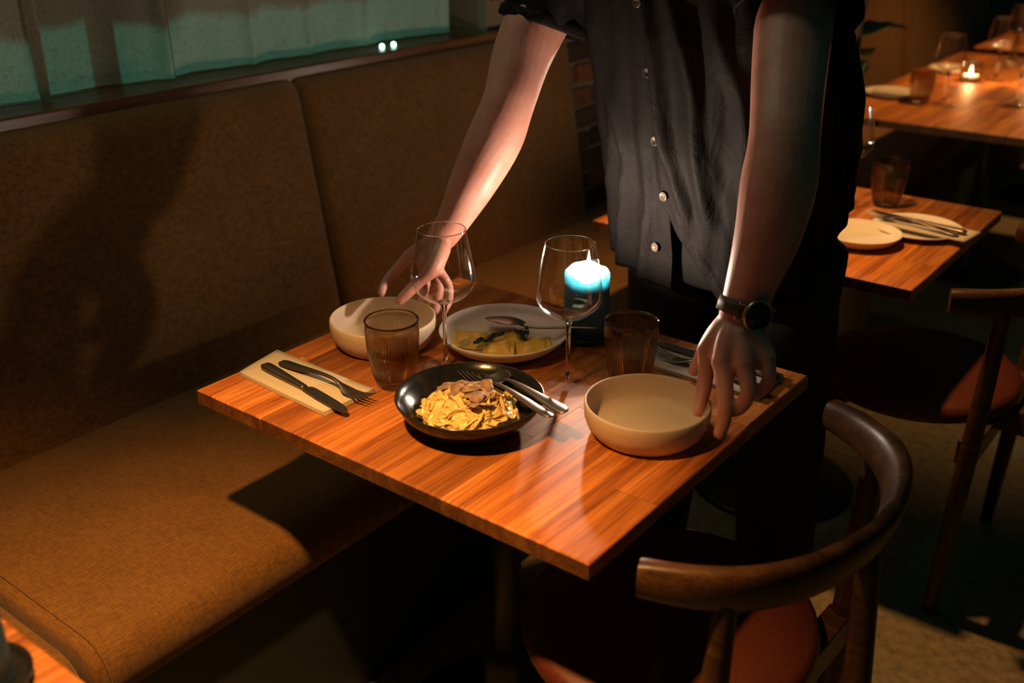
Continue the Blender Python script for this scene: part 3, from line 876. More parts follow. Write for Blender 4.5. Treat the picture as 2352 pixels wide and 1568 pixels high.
# ------------------------------------------------------------------ food
def plate_in(r):
    P = [(0.0, 0.009), (0.0563, 0.0095), (0.0789, 0.0125), (0.0907, 0.0162), (0.1041, 0.0266), (0.112, 0.0355)]
    for (a, za), (b, zb) in zip(P[:-1], P[1:]):
        if r <= b: return za + (zb - za) * (r - a) / (b - a)
    return 0.036
def ravioli(loc, rz, sx, sy, label, tilt=(0, 0)):
    n = 40; V, F = [], []
    for i in range(n + 1):
        for j in range(n + 1):
            u, v = -1 + 2 * i / n, -1 + 2 * j / n
            zig = 0.0013
            x, y = u * sx, v * sy
            if i in (0, n): x += zig * (1 if j % 2 else -1)
            if j in (0, n): y += zig * (1 if i % 2 else -1)
            e = max(abs(u), abs(v))
            bulge = max(0, 1 - (e / 0.74) ** 3)
            z = 0.0022 + 0.0078 * bulge ** 0.7 + 0.0008 * math.sin(u * 5 + v * 3 + rz * 7) + 0.0007 * math.sin(v * 8 - u * 4)
            wx = loc[0] + x * math.cos(rz) - y * math.sin(rz) - 0.288; wy = loc[1] + x * math.sin(rz) + y * math.cos(rz) - 0.426
            z = max(z, T + plate_in(math.hypot(wx, wy)) + 0.0032 + 0.0035 * bulge - loc[2])
            V.append((x, y, z))
    for i in range(n):
        for j in range(n):
            a = i * (n + 1) + j; F.append((a, a + n + 1, a + n + 2, a + 1))
    o = mesh_obj('ravioli', V, F, M['ravioli_dough'], None, True, loc)
    md = o.modifiers.new('thick', 'SOLIDIFY'); md.thickness = 0.0018; md.offset = -1
    o.rotation_euler = (tilt[0], tilt[1], rz)
    return tag(o, label, 'ravioli', 'ravioli on the grey plate')
PZ = T + 0.0115
ra = 0.66
ravioli((0.248, 0.392, PZ), ra, 0.033, 0.035, 'ravioli at the left of the plate, nearest the wine glass stem')
ravioli((0.293, 0.436, PZ), ra + 0.05, 0.027, 0.033, 'ravioli at the back of the plate under the spoon')
ravioli((0.306, 0.388, PZ + 0.0045), ra - 0.04, 0.026, 0.029, 'ravioli at the front of the plate under the long fried leaf')
ravioli((0.343, 0.436, PZ + 0.001), ra + 0.08, 0.030, 0.033, 'ravioli at the right of the plate, nearest the candle')
def herb(path, wid, label, curl=0.5, seed=1):
    rnd = random.Random(seed)
    n, m = 22, 10; V, F = [], []
    P = spline(path, n)
    for i, p in enumerate(P):
        u = i / n; w = wid * max(0.04, math.sin(PI * min(1, 0.04 + u * 0.95)) ** 0.7)
        t = (Vector(P[min(i + 1, n)]) - Vector(P[max(i - 1, 0)])).normalized()
        s = t.cross(Vector((0, 0, 1))).normalized()
        for j in range(m + 1):
            q = -1 + 2 * j / m
            z = curl * wid * (q * q) * (0.7 + 0.5 * math.sin(u * 9 + seed)) + 0.0016 * math.sin(u * 16 + q * 4 + seed) + 0.0010 * math.sin(q * 11 + u * 22)
            V.append(Vector(p) + s * (w * q * (1 - 0.25 * q * q)) + Vector((0, 0, z)))
    for i in range(n):
        for j in range(m):
            a = i * (m + 1) + j; F.append((a, a + m + 1, a + m + 2, a + 1))
    o = mesh_obj('fried_leaf', V, F, M['fried_herb'])
    md = o.modifiers.new('thick', 'SOLIDIFY'); md.thickness = 0.0008
    tag(o, label, 'herb leaf', 'fried leaves on the ravioli')
    vein = tube([Vector(p) + Vector((0, 0, 0.0016)) for p in P], [0.0006] * (n + 1), 6)
    mesh_obj('leaf_vein', vein[0], vein[1], M['fried_herb'], o)
    return o
def shift(o):
    """move the object's origin to its vertices' centre"""
    vs = o.data.vertices; c = Vector()
    for v in vs: c += v.co
    c /= len(vs)
    for v in vs: v.co -= c
    for ch in o.children:
        for v in ch.data.vertices: v.co -= c
    o.location = Vector(o.location) + c
    return o
shift(herb([(0.272, 0.362, PZ + 0.013), (0.282, 0.378, PZ + 0.0165), (0.290, 0.397, PZ + 0.018), (0.295, 0.418, PZ + 0.019)], 0.0115, 'long dark fried leaf lying across the front ravioli', 0.30, 1))
shift(herb([(0.306, 0.440, PZ + 0.013), (0.313, 0.438, PZ + 0.022), (0.322, 0.434, PZ + 0.021), (0.332, 0.428, PZ + 0.013)], 0.017, 'crumpled dark fried leaf beside the spoon', 0.30, 4))

# tagliatelle nest
def heap(x, y):
    r = math.hypot(x * 1.0, y * 1.12) / 0.074
    return 0.034 * max(0, 1 - r * r) ** 0.75
rnd = random.Random(11)
parts = []
PC = Vector((0.4165, 0.180, T + 0.010))
for k in range(74):
    a0 = rnd.uniform(0, 2 * PI); r0 = 0.072 * math.sqrt(rnd.random())
    x, y = r0 * math.cos(a0), r0 * math.sin(a0)
    d = a0 + PI / 2 * rnd.choice((-1, 1)) + rnd.uniform(-0.9, 0.9)
    curv = rnd.uniform(-26, 26)
    n = rnd.randint(40, 62); step = 0.0030
    lift = rnd.uniform(-0.010, 0.0045) if k < 60 else rnd.uniform(-0.002, 0.0065)
    ph = rnd.uniform(0, 6); roll0 = rnd.uniform(-0.5, 0.5); rf = rnd.uniform(28, 55)
    pts = []; lim = rnd.uniform(0.052, 0.071)
    for i in range(n):
        x += math.cos(d) * step; y += math.sin(d) * step; d += curv * step + rnd.uniform(-0.12, 0.12)
        if math.hypot(x, y) > lim:
            ti = math.atan2(-y, -x); df = (ti - d + PI) % (2 * PI) - PI; d += 0.45 * math.copysign(1, df)
        z = max(0.001 + 0.02 * max(0, math.hypot(x, y) - 0.06) / 0.02, heap(x, y) + lift + 0.0045 * math.sin(ph + i * 0.30))
        pts.append(Vector((x, y, z)))
    w = rnd.uniform(0.0055, 0.0085)
    V, F = [], []
    for i, p in enumerate(pts):
        t = (pts[min(i + 1, n - 1)] - pts[max(i - 1, 0)]).normalized()
        s = t.cross(Vector((0, 0, 1))); s.normalize()
        nn = s.cross(t)
        ro = roll0 + 0.75 * math.sin(ph + i * step * rf) + 0.25 * math.sin(2.3 * ph + i * 0.9)
        sd = s * math.cos(ro) + nn * math.sin(ro); un = nn * math.cos(ro) - s * math.sin(ro)
        for q, e in ((-1, 0), (-0.5, 1), (0.5, 1), (1, 0), (0.5, -1), (-0.5, -1)):
            V.append(PC + p + sd * w * q + un * 0.00075 * e)
    for i in range(n - 1):
        for q in range(6):
            F.append((i * 6 + q, i * 6 + (q + 1) % 6, (i + 1) * 6 + (q + 1) % 6, (i + 1) * 6 + q))
    F.append((5, 4, 3, 2, 1, 0)); b = (n - 1) * 6; F.append(tuple(range(b, b + 6)))
    parts.append((V, F))
V, F = merge(parts)
po = mesh_obj('tagliatelle', V, F, M['egg_pasta']); shift(po); fixn(po)
tag(po, 'heap of creamy tagliatelle ribbons in the black bowl', 'pasta', kind='stuff')
V, F = lathe([(0, 0.008), (0.055, 0.008), (0.068, 0.0095), (0.072, 0.0135), (0.068, 0.0125), (0, 0.0115)], 64)
tag(mesh_obj('cream_sauce', V, F, M['sauce'], None, True, (0.4165, 0.180, T + 0.002)), 'glossy cream sauce under the tagliatelle', 'sauce', kind='stuff')
flakes = [(-0.046, 0.020, 0.016, 0.3), (-0.030, 0.036, 0.015, 1.1), (-0.012, 0.046, 0.013, 2.0), (-0.036, 0.003, 0.014, 0.7), (-0.022, -0.010, 0.013, 1.9), (0.004, 0.030, 0.014, 2.6), (-0.004, 0.004, 0.014, 0.2), (0.016, -0.006, 0.015, 1.4), (0.030, -0.016, 0.017, 0.9), (0.024, 0.016, 0.012, 2.2), (-0.052, 0.000, 0.011, 1.5)]
names = ['at the left of the heap', 'at the upper left of the heap', 'at the back of the heap', 'in the left half of the heap', 'at the left front of the heap', 'near the top of the heap', 'in the very middle of the heap', 'right of the middle of the heap', 'largest, at the right front of the heap', 'at the right, near the fork', 'at the far left edge of the heap']
for i, (fx, fy, fr, fa) in enumerate(flakes):
    rn = random.Random(100 + i); n = 26; V = [(0, 0, 0)]; F = []
    for ring in (0.55, 1.0):
        for k in range(n):
            a = 2 * PI * k / n
            rr = fr * ring * (1 + (0.16 * math.sin(3 * a + i) + 0.10 * math.sin(7 * a + 2 * i) + rn.uniform(-0.14, 0.14)) * ring)
            px, py = rr * math.cos(a) * 1.2, rr * math.sin(a) * 0.85
            V.append((px, py, 0.0016 * math.sin(px * 190 + i) * ring + 0.0014 * math.sin(py * 230 + i * 2)))
    for k in range(n):
        j = (k + 1) % n; F.append((0, 1 + k, 1 + j)); F.append((1 + k, 1 + n + k, 1 + n + j, 1 + j))
    o = mesh_obj('truffle_shaving', V, F, M['truffle'], None, True, PC + Vector((fx, fy, heap(fx, fy) + 0.0115)))
    o.rotation_euler = (rn.uniform(-0.3, 0.15) - fy * 4, rn.uniform(-0.2, 0.2) + fx * 4, fa)
    md = o.modifiers.new('thick', 'SOLIDIFY'); md.thickness = 0.0008
    tag(o, 'thin brown truffle shaving ' + names[i], 'truffle', 'truffle shavings on the pasta')

# ------------------------------------------------------------------ the other tables' settings
def flat_plate(r, loc, label, group, h=0.016):
    V, F = lathe([(0, 0.003), (r * 0.55, 0.003), (r * 0.58, 0.0), (r * 0.63, 0.0), (r * 0.8, h * 0.35), (r, h - 0.001), (r - 0.0005, h), (r - 0.003, h - 0.0005), (r * 0.78, h * 0.5), (r * 0.6, 0.0055), (0, 0.005)], 72)
    return tag(mesh_obj('plate', V, F, M['white_china'], None, True, loc), label, 'plate', group)
flat_plate(0.098, (0.645, 1.492, T), 'white plate with napkin and cutlery on the table behind the person', 'plates on the table behind the person')
V, F = lathe([(0, 0.003), (0.05, 0.003), (0.052, 0), (0.058, 0), (0.075, 0.008), (0.09, 0.024), (0.0905, 0.026), (0.088, 0.0255), (0.07, 0.011), (0.05, 0.006), (0, 0.005)], 72)
tag(mesh_obj('plate', V, F, M['white_china'], None, True, (0.565, 1.345, T)), 'white deep plate half hidden by the person, on the table behind', 'plate', 'plates on the table behind the person')
napkin([(0.55, 1.455), (0.765, 1.435), (0.775, 1.525), (0.56, 1.545)], T + 0.0155, 'napkin on the white plate behind the person', None, 2)
knife(frame_to((0.755, 1.480, T + 0.0205), (0.525, 1.515, T + 0.0205)), 'knife on the white plate behind the person', 'cutlery on the white plate', M['steel'])
fork(frame_to((0.745, 1.455, T + 0.0205), (0.520, 1.490, T + 0.0205)), 'fork on the white plate behind the person', 'cutlery on the white plate', M['steel'])
dup(t0, (0.515, 1.655, T), 'smoky tumbler on the table behind the person', 'smoky tumblers on other tables')
dup(g0, (0.436, 1.588, T), 'wine glass peeking out right of the black shirt', 'wine glasses on other tables')
# far table
flat_plate(0.105, (0.045, 3.06, T), 'far white plate with napkin, left of the far tumbler', 'plates on the far table')
napkin([(-0.02, 3.0), (0.15, 3.0), (0.15, 3.08), (-0.02, 3.08)], T + 0.0155, 'napkin on the far left white plate', None, 2)
flat_plate(0.10, (0.07, 3.72, T), 'far white plate left of the glowing votive', 'plates on the far table')
dup(t0, (0.165, 2.99, T), 'smoky tumbler on the far table beside the white plate')['group'] = 'smoky tumblers on other tables'
FG = 'wine glasses on other tables'
dup(g0, (0.245, 3.00, T), 'wine glass on the far table next to the tumbler', FG)
dup(g0, (0.262, 3.60, T), 'tallest standing wine glass at the upper right of the photo, behind the votive', FG)
dup(g0, (0.455, 3.13, T), 'wine glass at the right edge of the photo on the far table', FG)
dup(g0, (0.22, 4.05, T), 'hindmost wine glass on the far table', FG)
def votive(loc, label):
    t = empty('votive_holder', loc); tag(t, label, 'candle holder', 'glass votives on the far table')
    V, F = lathe([(0, 0.002), (0.036, 0.0), (0.040, 0.006), (0.042, 0.075), (0.0405, 0.076), (0.038, 0.010), (0, 0.009)], 64)
    mesh_obj('glass_cup', V, F, M['votive_glass'], t)
    V, F = lathe([(0, 0.010), (0.030, 0.010), (0.031, 0.024), (0.026, 0.025), (0, 0.023)], 40)
    mesh_obj('tealight', V, F, M['wax_pool'], t)
    V, F = lathe(spline([(0.0, 0.028), (0.0045, 0.033), (0.0058, 0.040), (0.003, 0.052), (0.0, 0.064)], 16), 20)
    mesh_obj('flame', V, F, M['flame'], t)
    d = bpy.data.lights.new('candle_light', 'POINT'); d.energy = 2.4; d.color = (1, 0.62, 0.34); d.shadow_soft_size = 0.006
    o = bpy.data.objects.new('candle_light', d); COL.objects.link(o); o.parent = t; o.location = (0, 0, 0.046)
    return t
votive((0.185, 3.53, T), 'glass votive with a small flame on the far table')
votive((0.425, 3.56, T), 'unseen glass votive added past the right edge to make the far table glow')  # extra votive out of view, added for the glow on the far table

# potted plant between the benches
pl = empty('potted_plant', (0.16, 2.33, 0)); tag(pl, 'broad-leaved green plant peeking out right of the black sleeve', 'plant')
V, F = lathe([(0, 0.0), (0.11, 0.0), (0.125, 0.02), (0.15, 0.30), (0.155, 0.31), (0.142, 0.31), (0.135, 0.27), (0, 0.265)], 48)
mesh_obj('pot', V, F, M['pot_clay'], pl)
V, F = lathe([(0, 0.285), (0.13, 0.275), (0.136, 0.27), (0, 0.262)], 32)
mesh_obj('soil', V, F, M['soil'], pl)
V, F = tube(spline([(0, 0, 0.27), (0.01, 0.0, 0.6), (-0.01, 0.01, 0.9), (0.0, 0.0, 1.2)], 14), [0.011 - 0.0004 * k for k in range(15)], 10, up=(1, 0, 0))
mesh_obj('stem', V, F, M['plant_stem'], pl)
def big_leaf(base, az, up, L, Wd):
    n, m = 18, 8; V, F = [], []
    for i in range(n + 1):
        u = i / n
        w = Wd * (math.sin(PI * min(1, 0.03 + 0.97 * u ** 0.8)) ** 0.8) + 0.001
        x = L * u; z = up * L * u - 0.45 * L * u * u
        for j in range(m + 1):
            q = -1 + 2 * j / m
            V.append((x * math.cos(az) - w * q * math.sin(az), x * math.sin(az) + w * q * math.cos(az), z + 0.16 * w * abs(q) + 0.004 * math.sin(u * 14 + q * 3)))
    for i in range(n):
        for j in range(m):
            a = i * (m + 1) + j; F.append((a, a + m + 1, a + m + 2, a + 1))
    o = mesh_obj('leaf', V, F, M['leaf_green'], pl, True, base)
    md = o.modifiers.new('thick', 'SOLIDIFY'); md.thickness = 0.001
for k in range(6, 11):
    big_leaf((0.0, 0.0, 0.55 + 0.062 * k), k * 2.4 + 0.55, 0.75 - 0.03 * k, 0.20 - 0.006 * k, 0.062)
# ------------------------------------------------------------------ the person serving
person = empty('person', (0.46, 0.93, 0.0))
tag(person, 'person in a black short-sleeved shirt leaning over the table, setting down two bowls', 'person')
ROT = math.radians(-13)
TOR = [  # z, cx, cy, rx, ry
    (0.74, 0.465, 0.910, 0.205, 0.135), (0.85, 0.465, 0.905, 0.215, 0.150), (0.95, 0.462, 0.885, 0.226, 0.158), (1.05, 0.458, 0.855, 0.236, 0.160),
    (1.15, 0.452, 0.830, 0.243, 0.156), (1.25, 0.442, 0.800, 0.246, 0.150), (1.33, 0.432, 0.775, 0.236, 0.138), (1.40, 0.424, 0.752, 0.190, 0.110), (1.45, 0.420, 0.735, 0.115, 0.082), (1.475, 0.418, 0.728, 0.072, 0.068)]
def tor(z):
    for a, b in zip(TOR[:-1], TOR[1:]):
        if z <= b[0]:
            t = max(0, (z - a[0]) / (b[0] - a[0])); t2 = t
            return [p + (q - p) * t2 for p, q in zip(a, b)]
    return list(TOR[-1])
def tor_pt(th, z, off=0.0, k=1.0):
    _, cx, cy, rx, ry = tor(z)
    e = 2.35                                     # superellipse torso
    c, s = math.cos(th), math.sin(th)
    r = (abs(c) ** e + abs(s) ** e) ** (-1 / e)
    x, y = (rx * k + off) * c * r, (ry * k + off) * s * r
    return Vector((cx + x * math.cos(ROT) - y * math.sin(ROT), cy + x * math.sin(ROT) + y * math.cos(ROT), z))
# --- skin body: overlapping limbs fused by a voxel remesh into one surface
bp = []
def limb(pts, seg=20, n=None):
    """pts: (x, y, z, r)"""
    n = n or max(8, len(pts) * 6)
    S = spline(pts, n)
    bp.append(tube([s[:3] for s in S], [s[3] for s in S], seg, up=(0.31, 0.2, 0.93)))
rings = [[tor_pt(2 * PI * i / 32, z, -0.028) for i in range(32)] for z in [0.80 + 0.04 * k for k in range(17)]]
bp.append(loft(rings))
# right arm (towards the bench) and left arm
RA = [(0.205, 0.765, 1.375, 0.063), (0.160, 0.715, 1.275, 0.060), (0.150, 0.660, 1.195, 0.054), (0.160, 0.606, 1.120, 0.047), (0.150, 0.577, 1.056, 0.050), (0.132, 0.538, 0.984, 0.043), (0.110, 0.506, 0.916, 0.031), (0.100, 0.486, 0.888, 0.0275)]
LA = [(0.615, 0.745, 1.385, 0.062), (0.642, 0.685, 1.295, 0.059), (0.675, 0.610, 1.215, 0.054), (0.710, 0.535, 1.145, 0.050), (0.722, 0.503, 1.085, 0.0535), (0.727, 0.472, 1.020, 0.047), (0.723, 0.446, 0.960, 0.0375), (0.717, 0.428, 0.908, 0.0305)]
limb(RA, 24, 40); limb(LA, 24, 40)
# neck, head, ears, nose
limb([(0.420, 0.742, 1.40, 0.060), (0.415, 0.712, 1.47, 0.057), (0.410, 0.680, 1.53, 0.056)])
def ellip(c, r, rot=(0, 0, 0)):
    V, F = lathe([(math.sin(PI * k / 14), -math.cos(PI * k / 14)) for k in range(15)], 24)
    m = Euler(rot).to_matrix()
    return [Vector(c) + m @ Vector((x * r[0], y * r[1], z * r[2])) for x, y, z in V], F
bp.append(ellip((0.405, 0.655, 1.610), (0.076, 0.094, 0.108), (0.45, 0, ROT)))
bp.append(ellip((0.400, 0.622, 1.562), (0.056, 0.066, 0.062), (0.5, 0, ROT)))
bp.append(ellip((0.388, 0.556, 1.578), (0.013, 0.022, 0.024), (0.4, 0, ROT)))
for s in (-1, 1): bp.append(ellip((0.405 + s * 0.077, 0.660 + s * -0.016, 1.598), (0.010, 0.020, 0.031), (0.4, 0, ROT)))
# legs inside the trousers
limb([(0.36, 0.92, 0.88, 0.085), (0.335, 0.915, 0.52, 0.058), (0.325, 0.925, 0.10, 0.040)]); limb([(0.56, 0.90, 0.88, 0.085), (0.60, 0.915, 0.52, 0.058), (0.62, 0.93, 0.10, 0.040)])
# hands
def chain(pts): limb(pts, 14, max(10, 7 * (len(pts) - 1)))
def hand(w, fingers, thumb, palm_r):
    for f in fingers:
        m = f[0]
        mid = tuple((a + b) / 2 for a, b in zip(w[:3], m[:3]))
        limb([(w[0], w[1], w[2], 0.020), (mid[0], mid[1], mid[2], palm_r), (m[0], m[1], m[2], m[3] + 0.0018)], 16, 10)
        chain(f)
    for a, b in zip(fingers[:-1], fingers[1:]):     # web between the knuckles
        p = [(x + y) / 2 for x, y in zip(a[0], b[0])]; q = [x * 0.45 + y * 0.55 for x, y in zip(w[:3], p[:3])]
        limb([(q[0], q[1], q[2], palm_r * 0.95), (p[0], p[1], p[2], 0.0085)], 12, 6)
    chain(thumb)
RW = (0.098, 0.483, 0.884)
R_thumb = [(0.132, 0.446, 0.880, 0.017), (0.139, 0.416, 0.856, 0.0155), (0.122, 0.396, 0.832, 0.0115), (0.108, 0.379, 0.812, 0.0108), (0.099, 0.366, 0.7985, 0.0085)]
R_f = [[(0.058, 0.436, 0.852, 0.0112), (0.034, 0.420, 0.820, 0.0100), (0.024, 0.406, 0.800, 0.0090), (0.026, 0.393, 0.786, 0.0078)],
       [(0.086, 0.440, 0.848, 0.0110), (0.085, 0.452, 0.815, 0.0100), (0.089, 0.440, 0.788, 0.0092), (0.100, 0.4195, 0.773, 0.0080)],
       [(0.114, 0.434, 0.846, 0.0106), (0.124, 0.444, 0.814, 0.0098), (0.131, 0.432, 0.788, 0.0090), (0.140, 0.4135, 0.772, 0.0078)],
       [(0.140, 0.424, 0.850, 0.0098), (0.160, 0.428, 0.823, 0.0088), (0.170, 0.418, 0.802, 0.0080), (0.173, 0.402, 0.787, 0.0070)]]
def back(p, k): return (p[0] - 0.011 * k, p[1] + 0.012 * k, p[2] - 0.0052 * k, p[3])
R_thumb = [back(p, k) for p, k in zip(R_thumb, (1.4, 1.0, 0.6, 0.2, 0.0))]
R_f = [[back(p, k) for p, k in zip(f, (1.0, 0.7, 0.3, 0.0))] for f in R_f]
hand(RW, R_f, R_thumb, 0.0165)
LW = (0.716, 0.426, 0.905)
L_thumb = [(0.700, 0.428, 0.893, 0.0185), (0.678, 0.430, 0.864, 0.0150), (0.666, 0.424, 0.838, 0.0115), (0.657, 0.4155, 0.806, 0.0090)]
L_f = [[(0.688, 0.393, 0.858, 0.0145), (0.697, 0.374, 0.820, 0.0118), (0.703, 0.356, 0.799, 0.0106), (0.7060, 0.342, 0.784, 0.0090)],
       [(0.722, 0.372, 0.857, 0.0145), (0.743, 0.347, 0.820, 0.0122), (0.7495, 0.335, 0.792, 0.0110), (0.7490, 0.327, 0.770, 0.0093)],
       [(0.754, 0.378, 0.858, 0.0140), (0.771, 0.360, 0.829, 0.0116), (0.764, 0.356, 0.806, 0.0104), (0.753, 0.356, 0.795, 0.0092)],
       [(0.774, 0.402, 0.866, 0.0128), (0.786, 0.390, 0.842, 0.0104), (0.777, 0.388, 0.822, 0.0094), (0.764, 0.390, 0.814, 0.0084)]]
hand(LW, L_f, L_thumb, 0.0225)
V, F = merge(bp)
tmp = mesh_obj('body_cage', V, F); fixn(tmp)
rm = tmp.modifiers.new('fuse', 'REMESH'); rm.mode = 'VOXEL'; rm.voxel_size = 0.003; rm.use_smooth_shade = True
sm = tmp.modifiers.new('soft', 'SMOOTH'); sm.factor = 0.5; sm.iterations = 5
dg = bpy.context.evaluated_depsgraph_get()
bme = bpy.data.meshes.new_from_object(tmp.evaluated_get(dg))
bpy.data.objects.remove(tmp)
bme.name = 'body'; bme.materials.clear(); bme.materials.append(M['skin'])
bme.polygons.foreach_set('use_smooth', [True] * len(bme.polygons))
body = bpy.data.objects.new('body', bme); COL.objects.link(body); under(body, person)
body['label'] = 'bare forearms and hands'
# fingernails on the digits that show
def nail(tip, prev, out, w):
    T1, P1 = Vector(tip[:3]), Vector(prev[:3]); r = tip[3]
    a = (T1 - P1).normalized(); o = Vector(out); o = (o - a * o.dot(a)).normalized(); s = a.cross(o)
    V, F = [], []
    for i in range(7):
        for j in range(7):
            u, v = i / 6, -1 + 2 * j / 6
            ww = w * (1 - 0.25 * max(0, u - 0.7) / 0.3)
            V.append(T1 + a * (-0.004 + 0.011 * u) + s * ww * v + o * (r * (math.cos(v * 0.8) * 1.0) - 0.0004 - 0.0028 * u * u))
    for i in range(6):
        for j in range(6): F.append((i * 7 + j, i * 7 + j + 1, i * 7 + j + 8, i * 7 + j + 7))
    o_ = mesh_obj('fingernail', V, F, M['nail']); md = o_.modifiers.new('thick', 'SOLIDIFY'); md.thickness = 0.0006
    o_.parent = body; o_.matrix_parent_inverse = body.matrix_parent_inverse.copy() @ Matrix.Identity(4)
    o_.matrix_parent_inverse = (Matrix.Translation(person.location)).inverted() @ Matrix.Identity(4) if False else Matrix.Identity(4)
nail(R_thumb[-1], R_thumb[-2], (0.45, -0.55, 0.6), 0.0068)
nail(L_f[0][-1], L_f[0][-2], (0.75, -0.45, 0.3), 0.0058)
nail(L_f[1][-1], L_f[1][-2], (0.8, -0.3, 0.3), 0.0058)
nail(R_f[0][-1], R_f[0][-2], (-0.5, 0.4, 0.6), 0.0052)

# --- shirt
THP = -PI / 2 + math.radians(-2)
def hem(th):
    d = (th - THP) % (2 * PI)                       # 0 at the placket, growing to the person's left
    front = 0.5 + 0.5 * math.cos(d)
    return 0.985 - 0.205 * front ** 1.4
def openg(z):
    t = max(0.0, min(1.0, (0.955 - z) / 0.20))
    return 0.62 * t ** 1.1
RID = [  # offset from placket, drift with height, amplitude, width, z-from, z-to
    (-0.16, -0.10, 0.010, 0.045, 0.70, 1.12), (-0.34, -0.20, 0.016, 0.055, 0.70, 1.20), (-0.52, -0.30, 0.012, 0.06, 0.72, 1.22),
    (0.20, 0.55, 0.010, 0.05, 0.90, 1.40), (0.42, 0.50, 0.011, 0.06, 0.92, 1.40), (-0.30, 0.55, 0.009, 0.06, 1.02, 1.42),
    (0.72, 0.40, 0.012, 0.07, 0.88, 1.36), (1.02, 0.30, 0.012, 0.08, 0.86, 1.34), (1.5, 0.15, 0.014, 0.09, 0.9, 1.3), (2.2, 0.1, 0.014, 0.12, 0.95, 1.3), (3.3, 0.0, 0.012, 0.14, 0.95, 1.3), (-0.8, -0.1, 0.012, 0.07, 0.8, 1.2), (-1.2, -0.1, 0.012, 0.09, 0.8, 1.2)]
def folds(th, z):
    d = (th - THP + PI) % (2 * PI) - PI
    v = 0.0
    for o, dr, am, w, za, zb in RID:
        c = o - dr * (z - 1.0) + 0.05 * math.sin((z - 0.8) * 14 + o * 5)
        q = d - c
        if o > 2: q = ((q + PI) % (2 * PI)) - PI
        e = max(0.0, min(1.0, (z - za) / 0.10)) * max(0.0, min(1.0, (zb - z) / 0.16))
        if za < 0.75: e = max(0.0, min(1.0, (zb - z) / 0.22))
        v += (1.9 if abs(o) < 0.6 else 0.9) * am * math.exp(-(q / w) ** 2) * e
    v += 0.003 * math.sin(d * 23 + z * 31) * math.sin(z * 27 + d * 4) * max(0, 1 - abs(z - 0.98) / 0.16)
    v += 0.002 * math.sin(d * 31 - z * 18)
    return v
NU, NZ_ = 300, 96
V, F = [], []
for k in range(NZ_ + 1):
    for i in range(NU + 1):
        u = i / NU
        v = k / NZ_
        th0 = THP + u * 2 * PI
        z = hem(th0) + (1.475 - hem(th0)) * v
        op = openg(z)
        th = THP + op + u * (2 * PI - op + 0.07)      # right flap swings back, left flap overlaps
        off = 0.006 + folds(th, z) + (0.003 if u < 0.02 else 0.0)
        hang = max(0, (1.02 - z)) * (0.5 + 0.5 * math.cos((th - THP))) * 0.10
        V.append(tor_pt(th, z, off + hang))
for k in range(NZ_):
    for i in range(NU):
        a = k * (NU + 1) + i; F.append((a, a + 1, a + NU + 2, a + NU + 1))
shirt = mesh_obj('shirt', V, F, M['black_linen']); under(shirt, person); shirt['label'] = 'black linen shirt with rumpled folds'
md = shirt.modifiers.new('thick', 'SOLIDIFY'); md.thickness = 0.0016; md.offset = 0
def child(o, par):
    o.parent = par; o.matrix_parent_inverse = Matrix.Identity(4); return o
# placket strip: stitched band along the buttoned front
V, F = [], []
zs = [0.95 + (1.44 - 0.95) * k / 40 for k in range(41)]
for z in zs:
    for j in range(5):
        th = THP + 0.005 + 0.105 * j / 4
        V.append(tor_pt(th, z, 0.0105 + folds(th, z) + (-0.002 if j in (0, 4) else 0.0)))
for k in range(40):
    for j in range(4): a = k * 5 + j; F.append((a, a + 1, a + 6, a + 5))
pk = child(mesh_obj('placket', V, F, M['black_linen']), shirt)
md = pk.modifiers.new('thick', 'SOLIDIFY'); md.thickness = 0.0016
# buttons
def button(th, z, extra=0.0125):
    P = tor_pt(th, z, extra + folds(th, z)); nrm = (tor_pt(th, z, 0.05) - tor_pt(th, z, 0.0)).normalized()
    V, F = lathe([(0, -0.0008), (0.0076, -0.0008), (0.0085, 0.0006), (0.0082, 0.0020), (0.0070, 0.0024), (0.0060, 0.0012), (0.0022, 0.0010), (0.0017, 0.0002), (0, 0.0002)], 32)
    q = Vector((0, 0, 1)).rotation_difference(nrm).to_matrix()
    o = child(mesh_obj('button', [P + q @ Vector(v) for v in V], F, M['button_horn']), shirt)
for z, e in ((1.30, 0.0135), (1.188, 0.0135), (1.072, 0.0135), (0.968, 0.020)): button(THP + 0.055, z, e)
button(THP - 0.06, 0.862, 0.0135 + 0.016)
# sleeves and collar
def sleeve(A, label, n=14):
    P = spline(A, n); rings = []
    for k, s in enumerate(P):
        c = Vector(s[:3]); t = (Vector(P[min(k + 1, n)][:3]) - Vector(P[max(k - 1, 0)][:3])).normalized()
        a = t.cross(Vector((0, 1, 0))).normalized(); b = a.cross(t)
        rings.append([c + (a * math.cos(2 * PI * i / 48) + b * math.sin(2 * PI * i / 48)) * (s[3] + 0.003 * math.sin(5 * 2 * PI * i / 48 + k * 0.5) + 0.002 * math.sin(9 * 2 * PI * i / 48 - k)) for i in range(48)])
    V, F = loft(rings, cap=False)
    o = fixn(child(mesh_obj('sleeve', V, F, M['black_linen']), shirt))
    md = o.modifiers.new('thick', 'SOLIDIFY'); md.thickness = 0.002
    # turned hem
    hr = [[p + (p - Vector(P[n][:3])).normalized() * d + (Vector(P[n - 1][:3]) - Vector(P[n][:3])).normalized() * e for p in rings[-1]] for d, e in ((0.0015, 0.0), (0.003, 0.003), (0.0025, 0.018), (0.0008, 0.020))]
    V, F = loft(hr, cap=False)
    h = child(mesh_obj('sleeve_hem', V, F, M['black_linen']), shirt); md = h.modifiers.new('thick', 'SOLIDIFY'); md.thickness = 0.0015
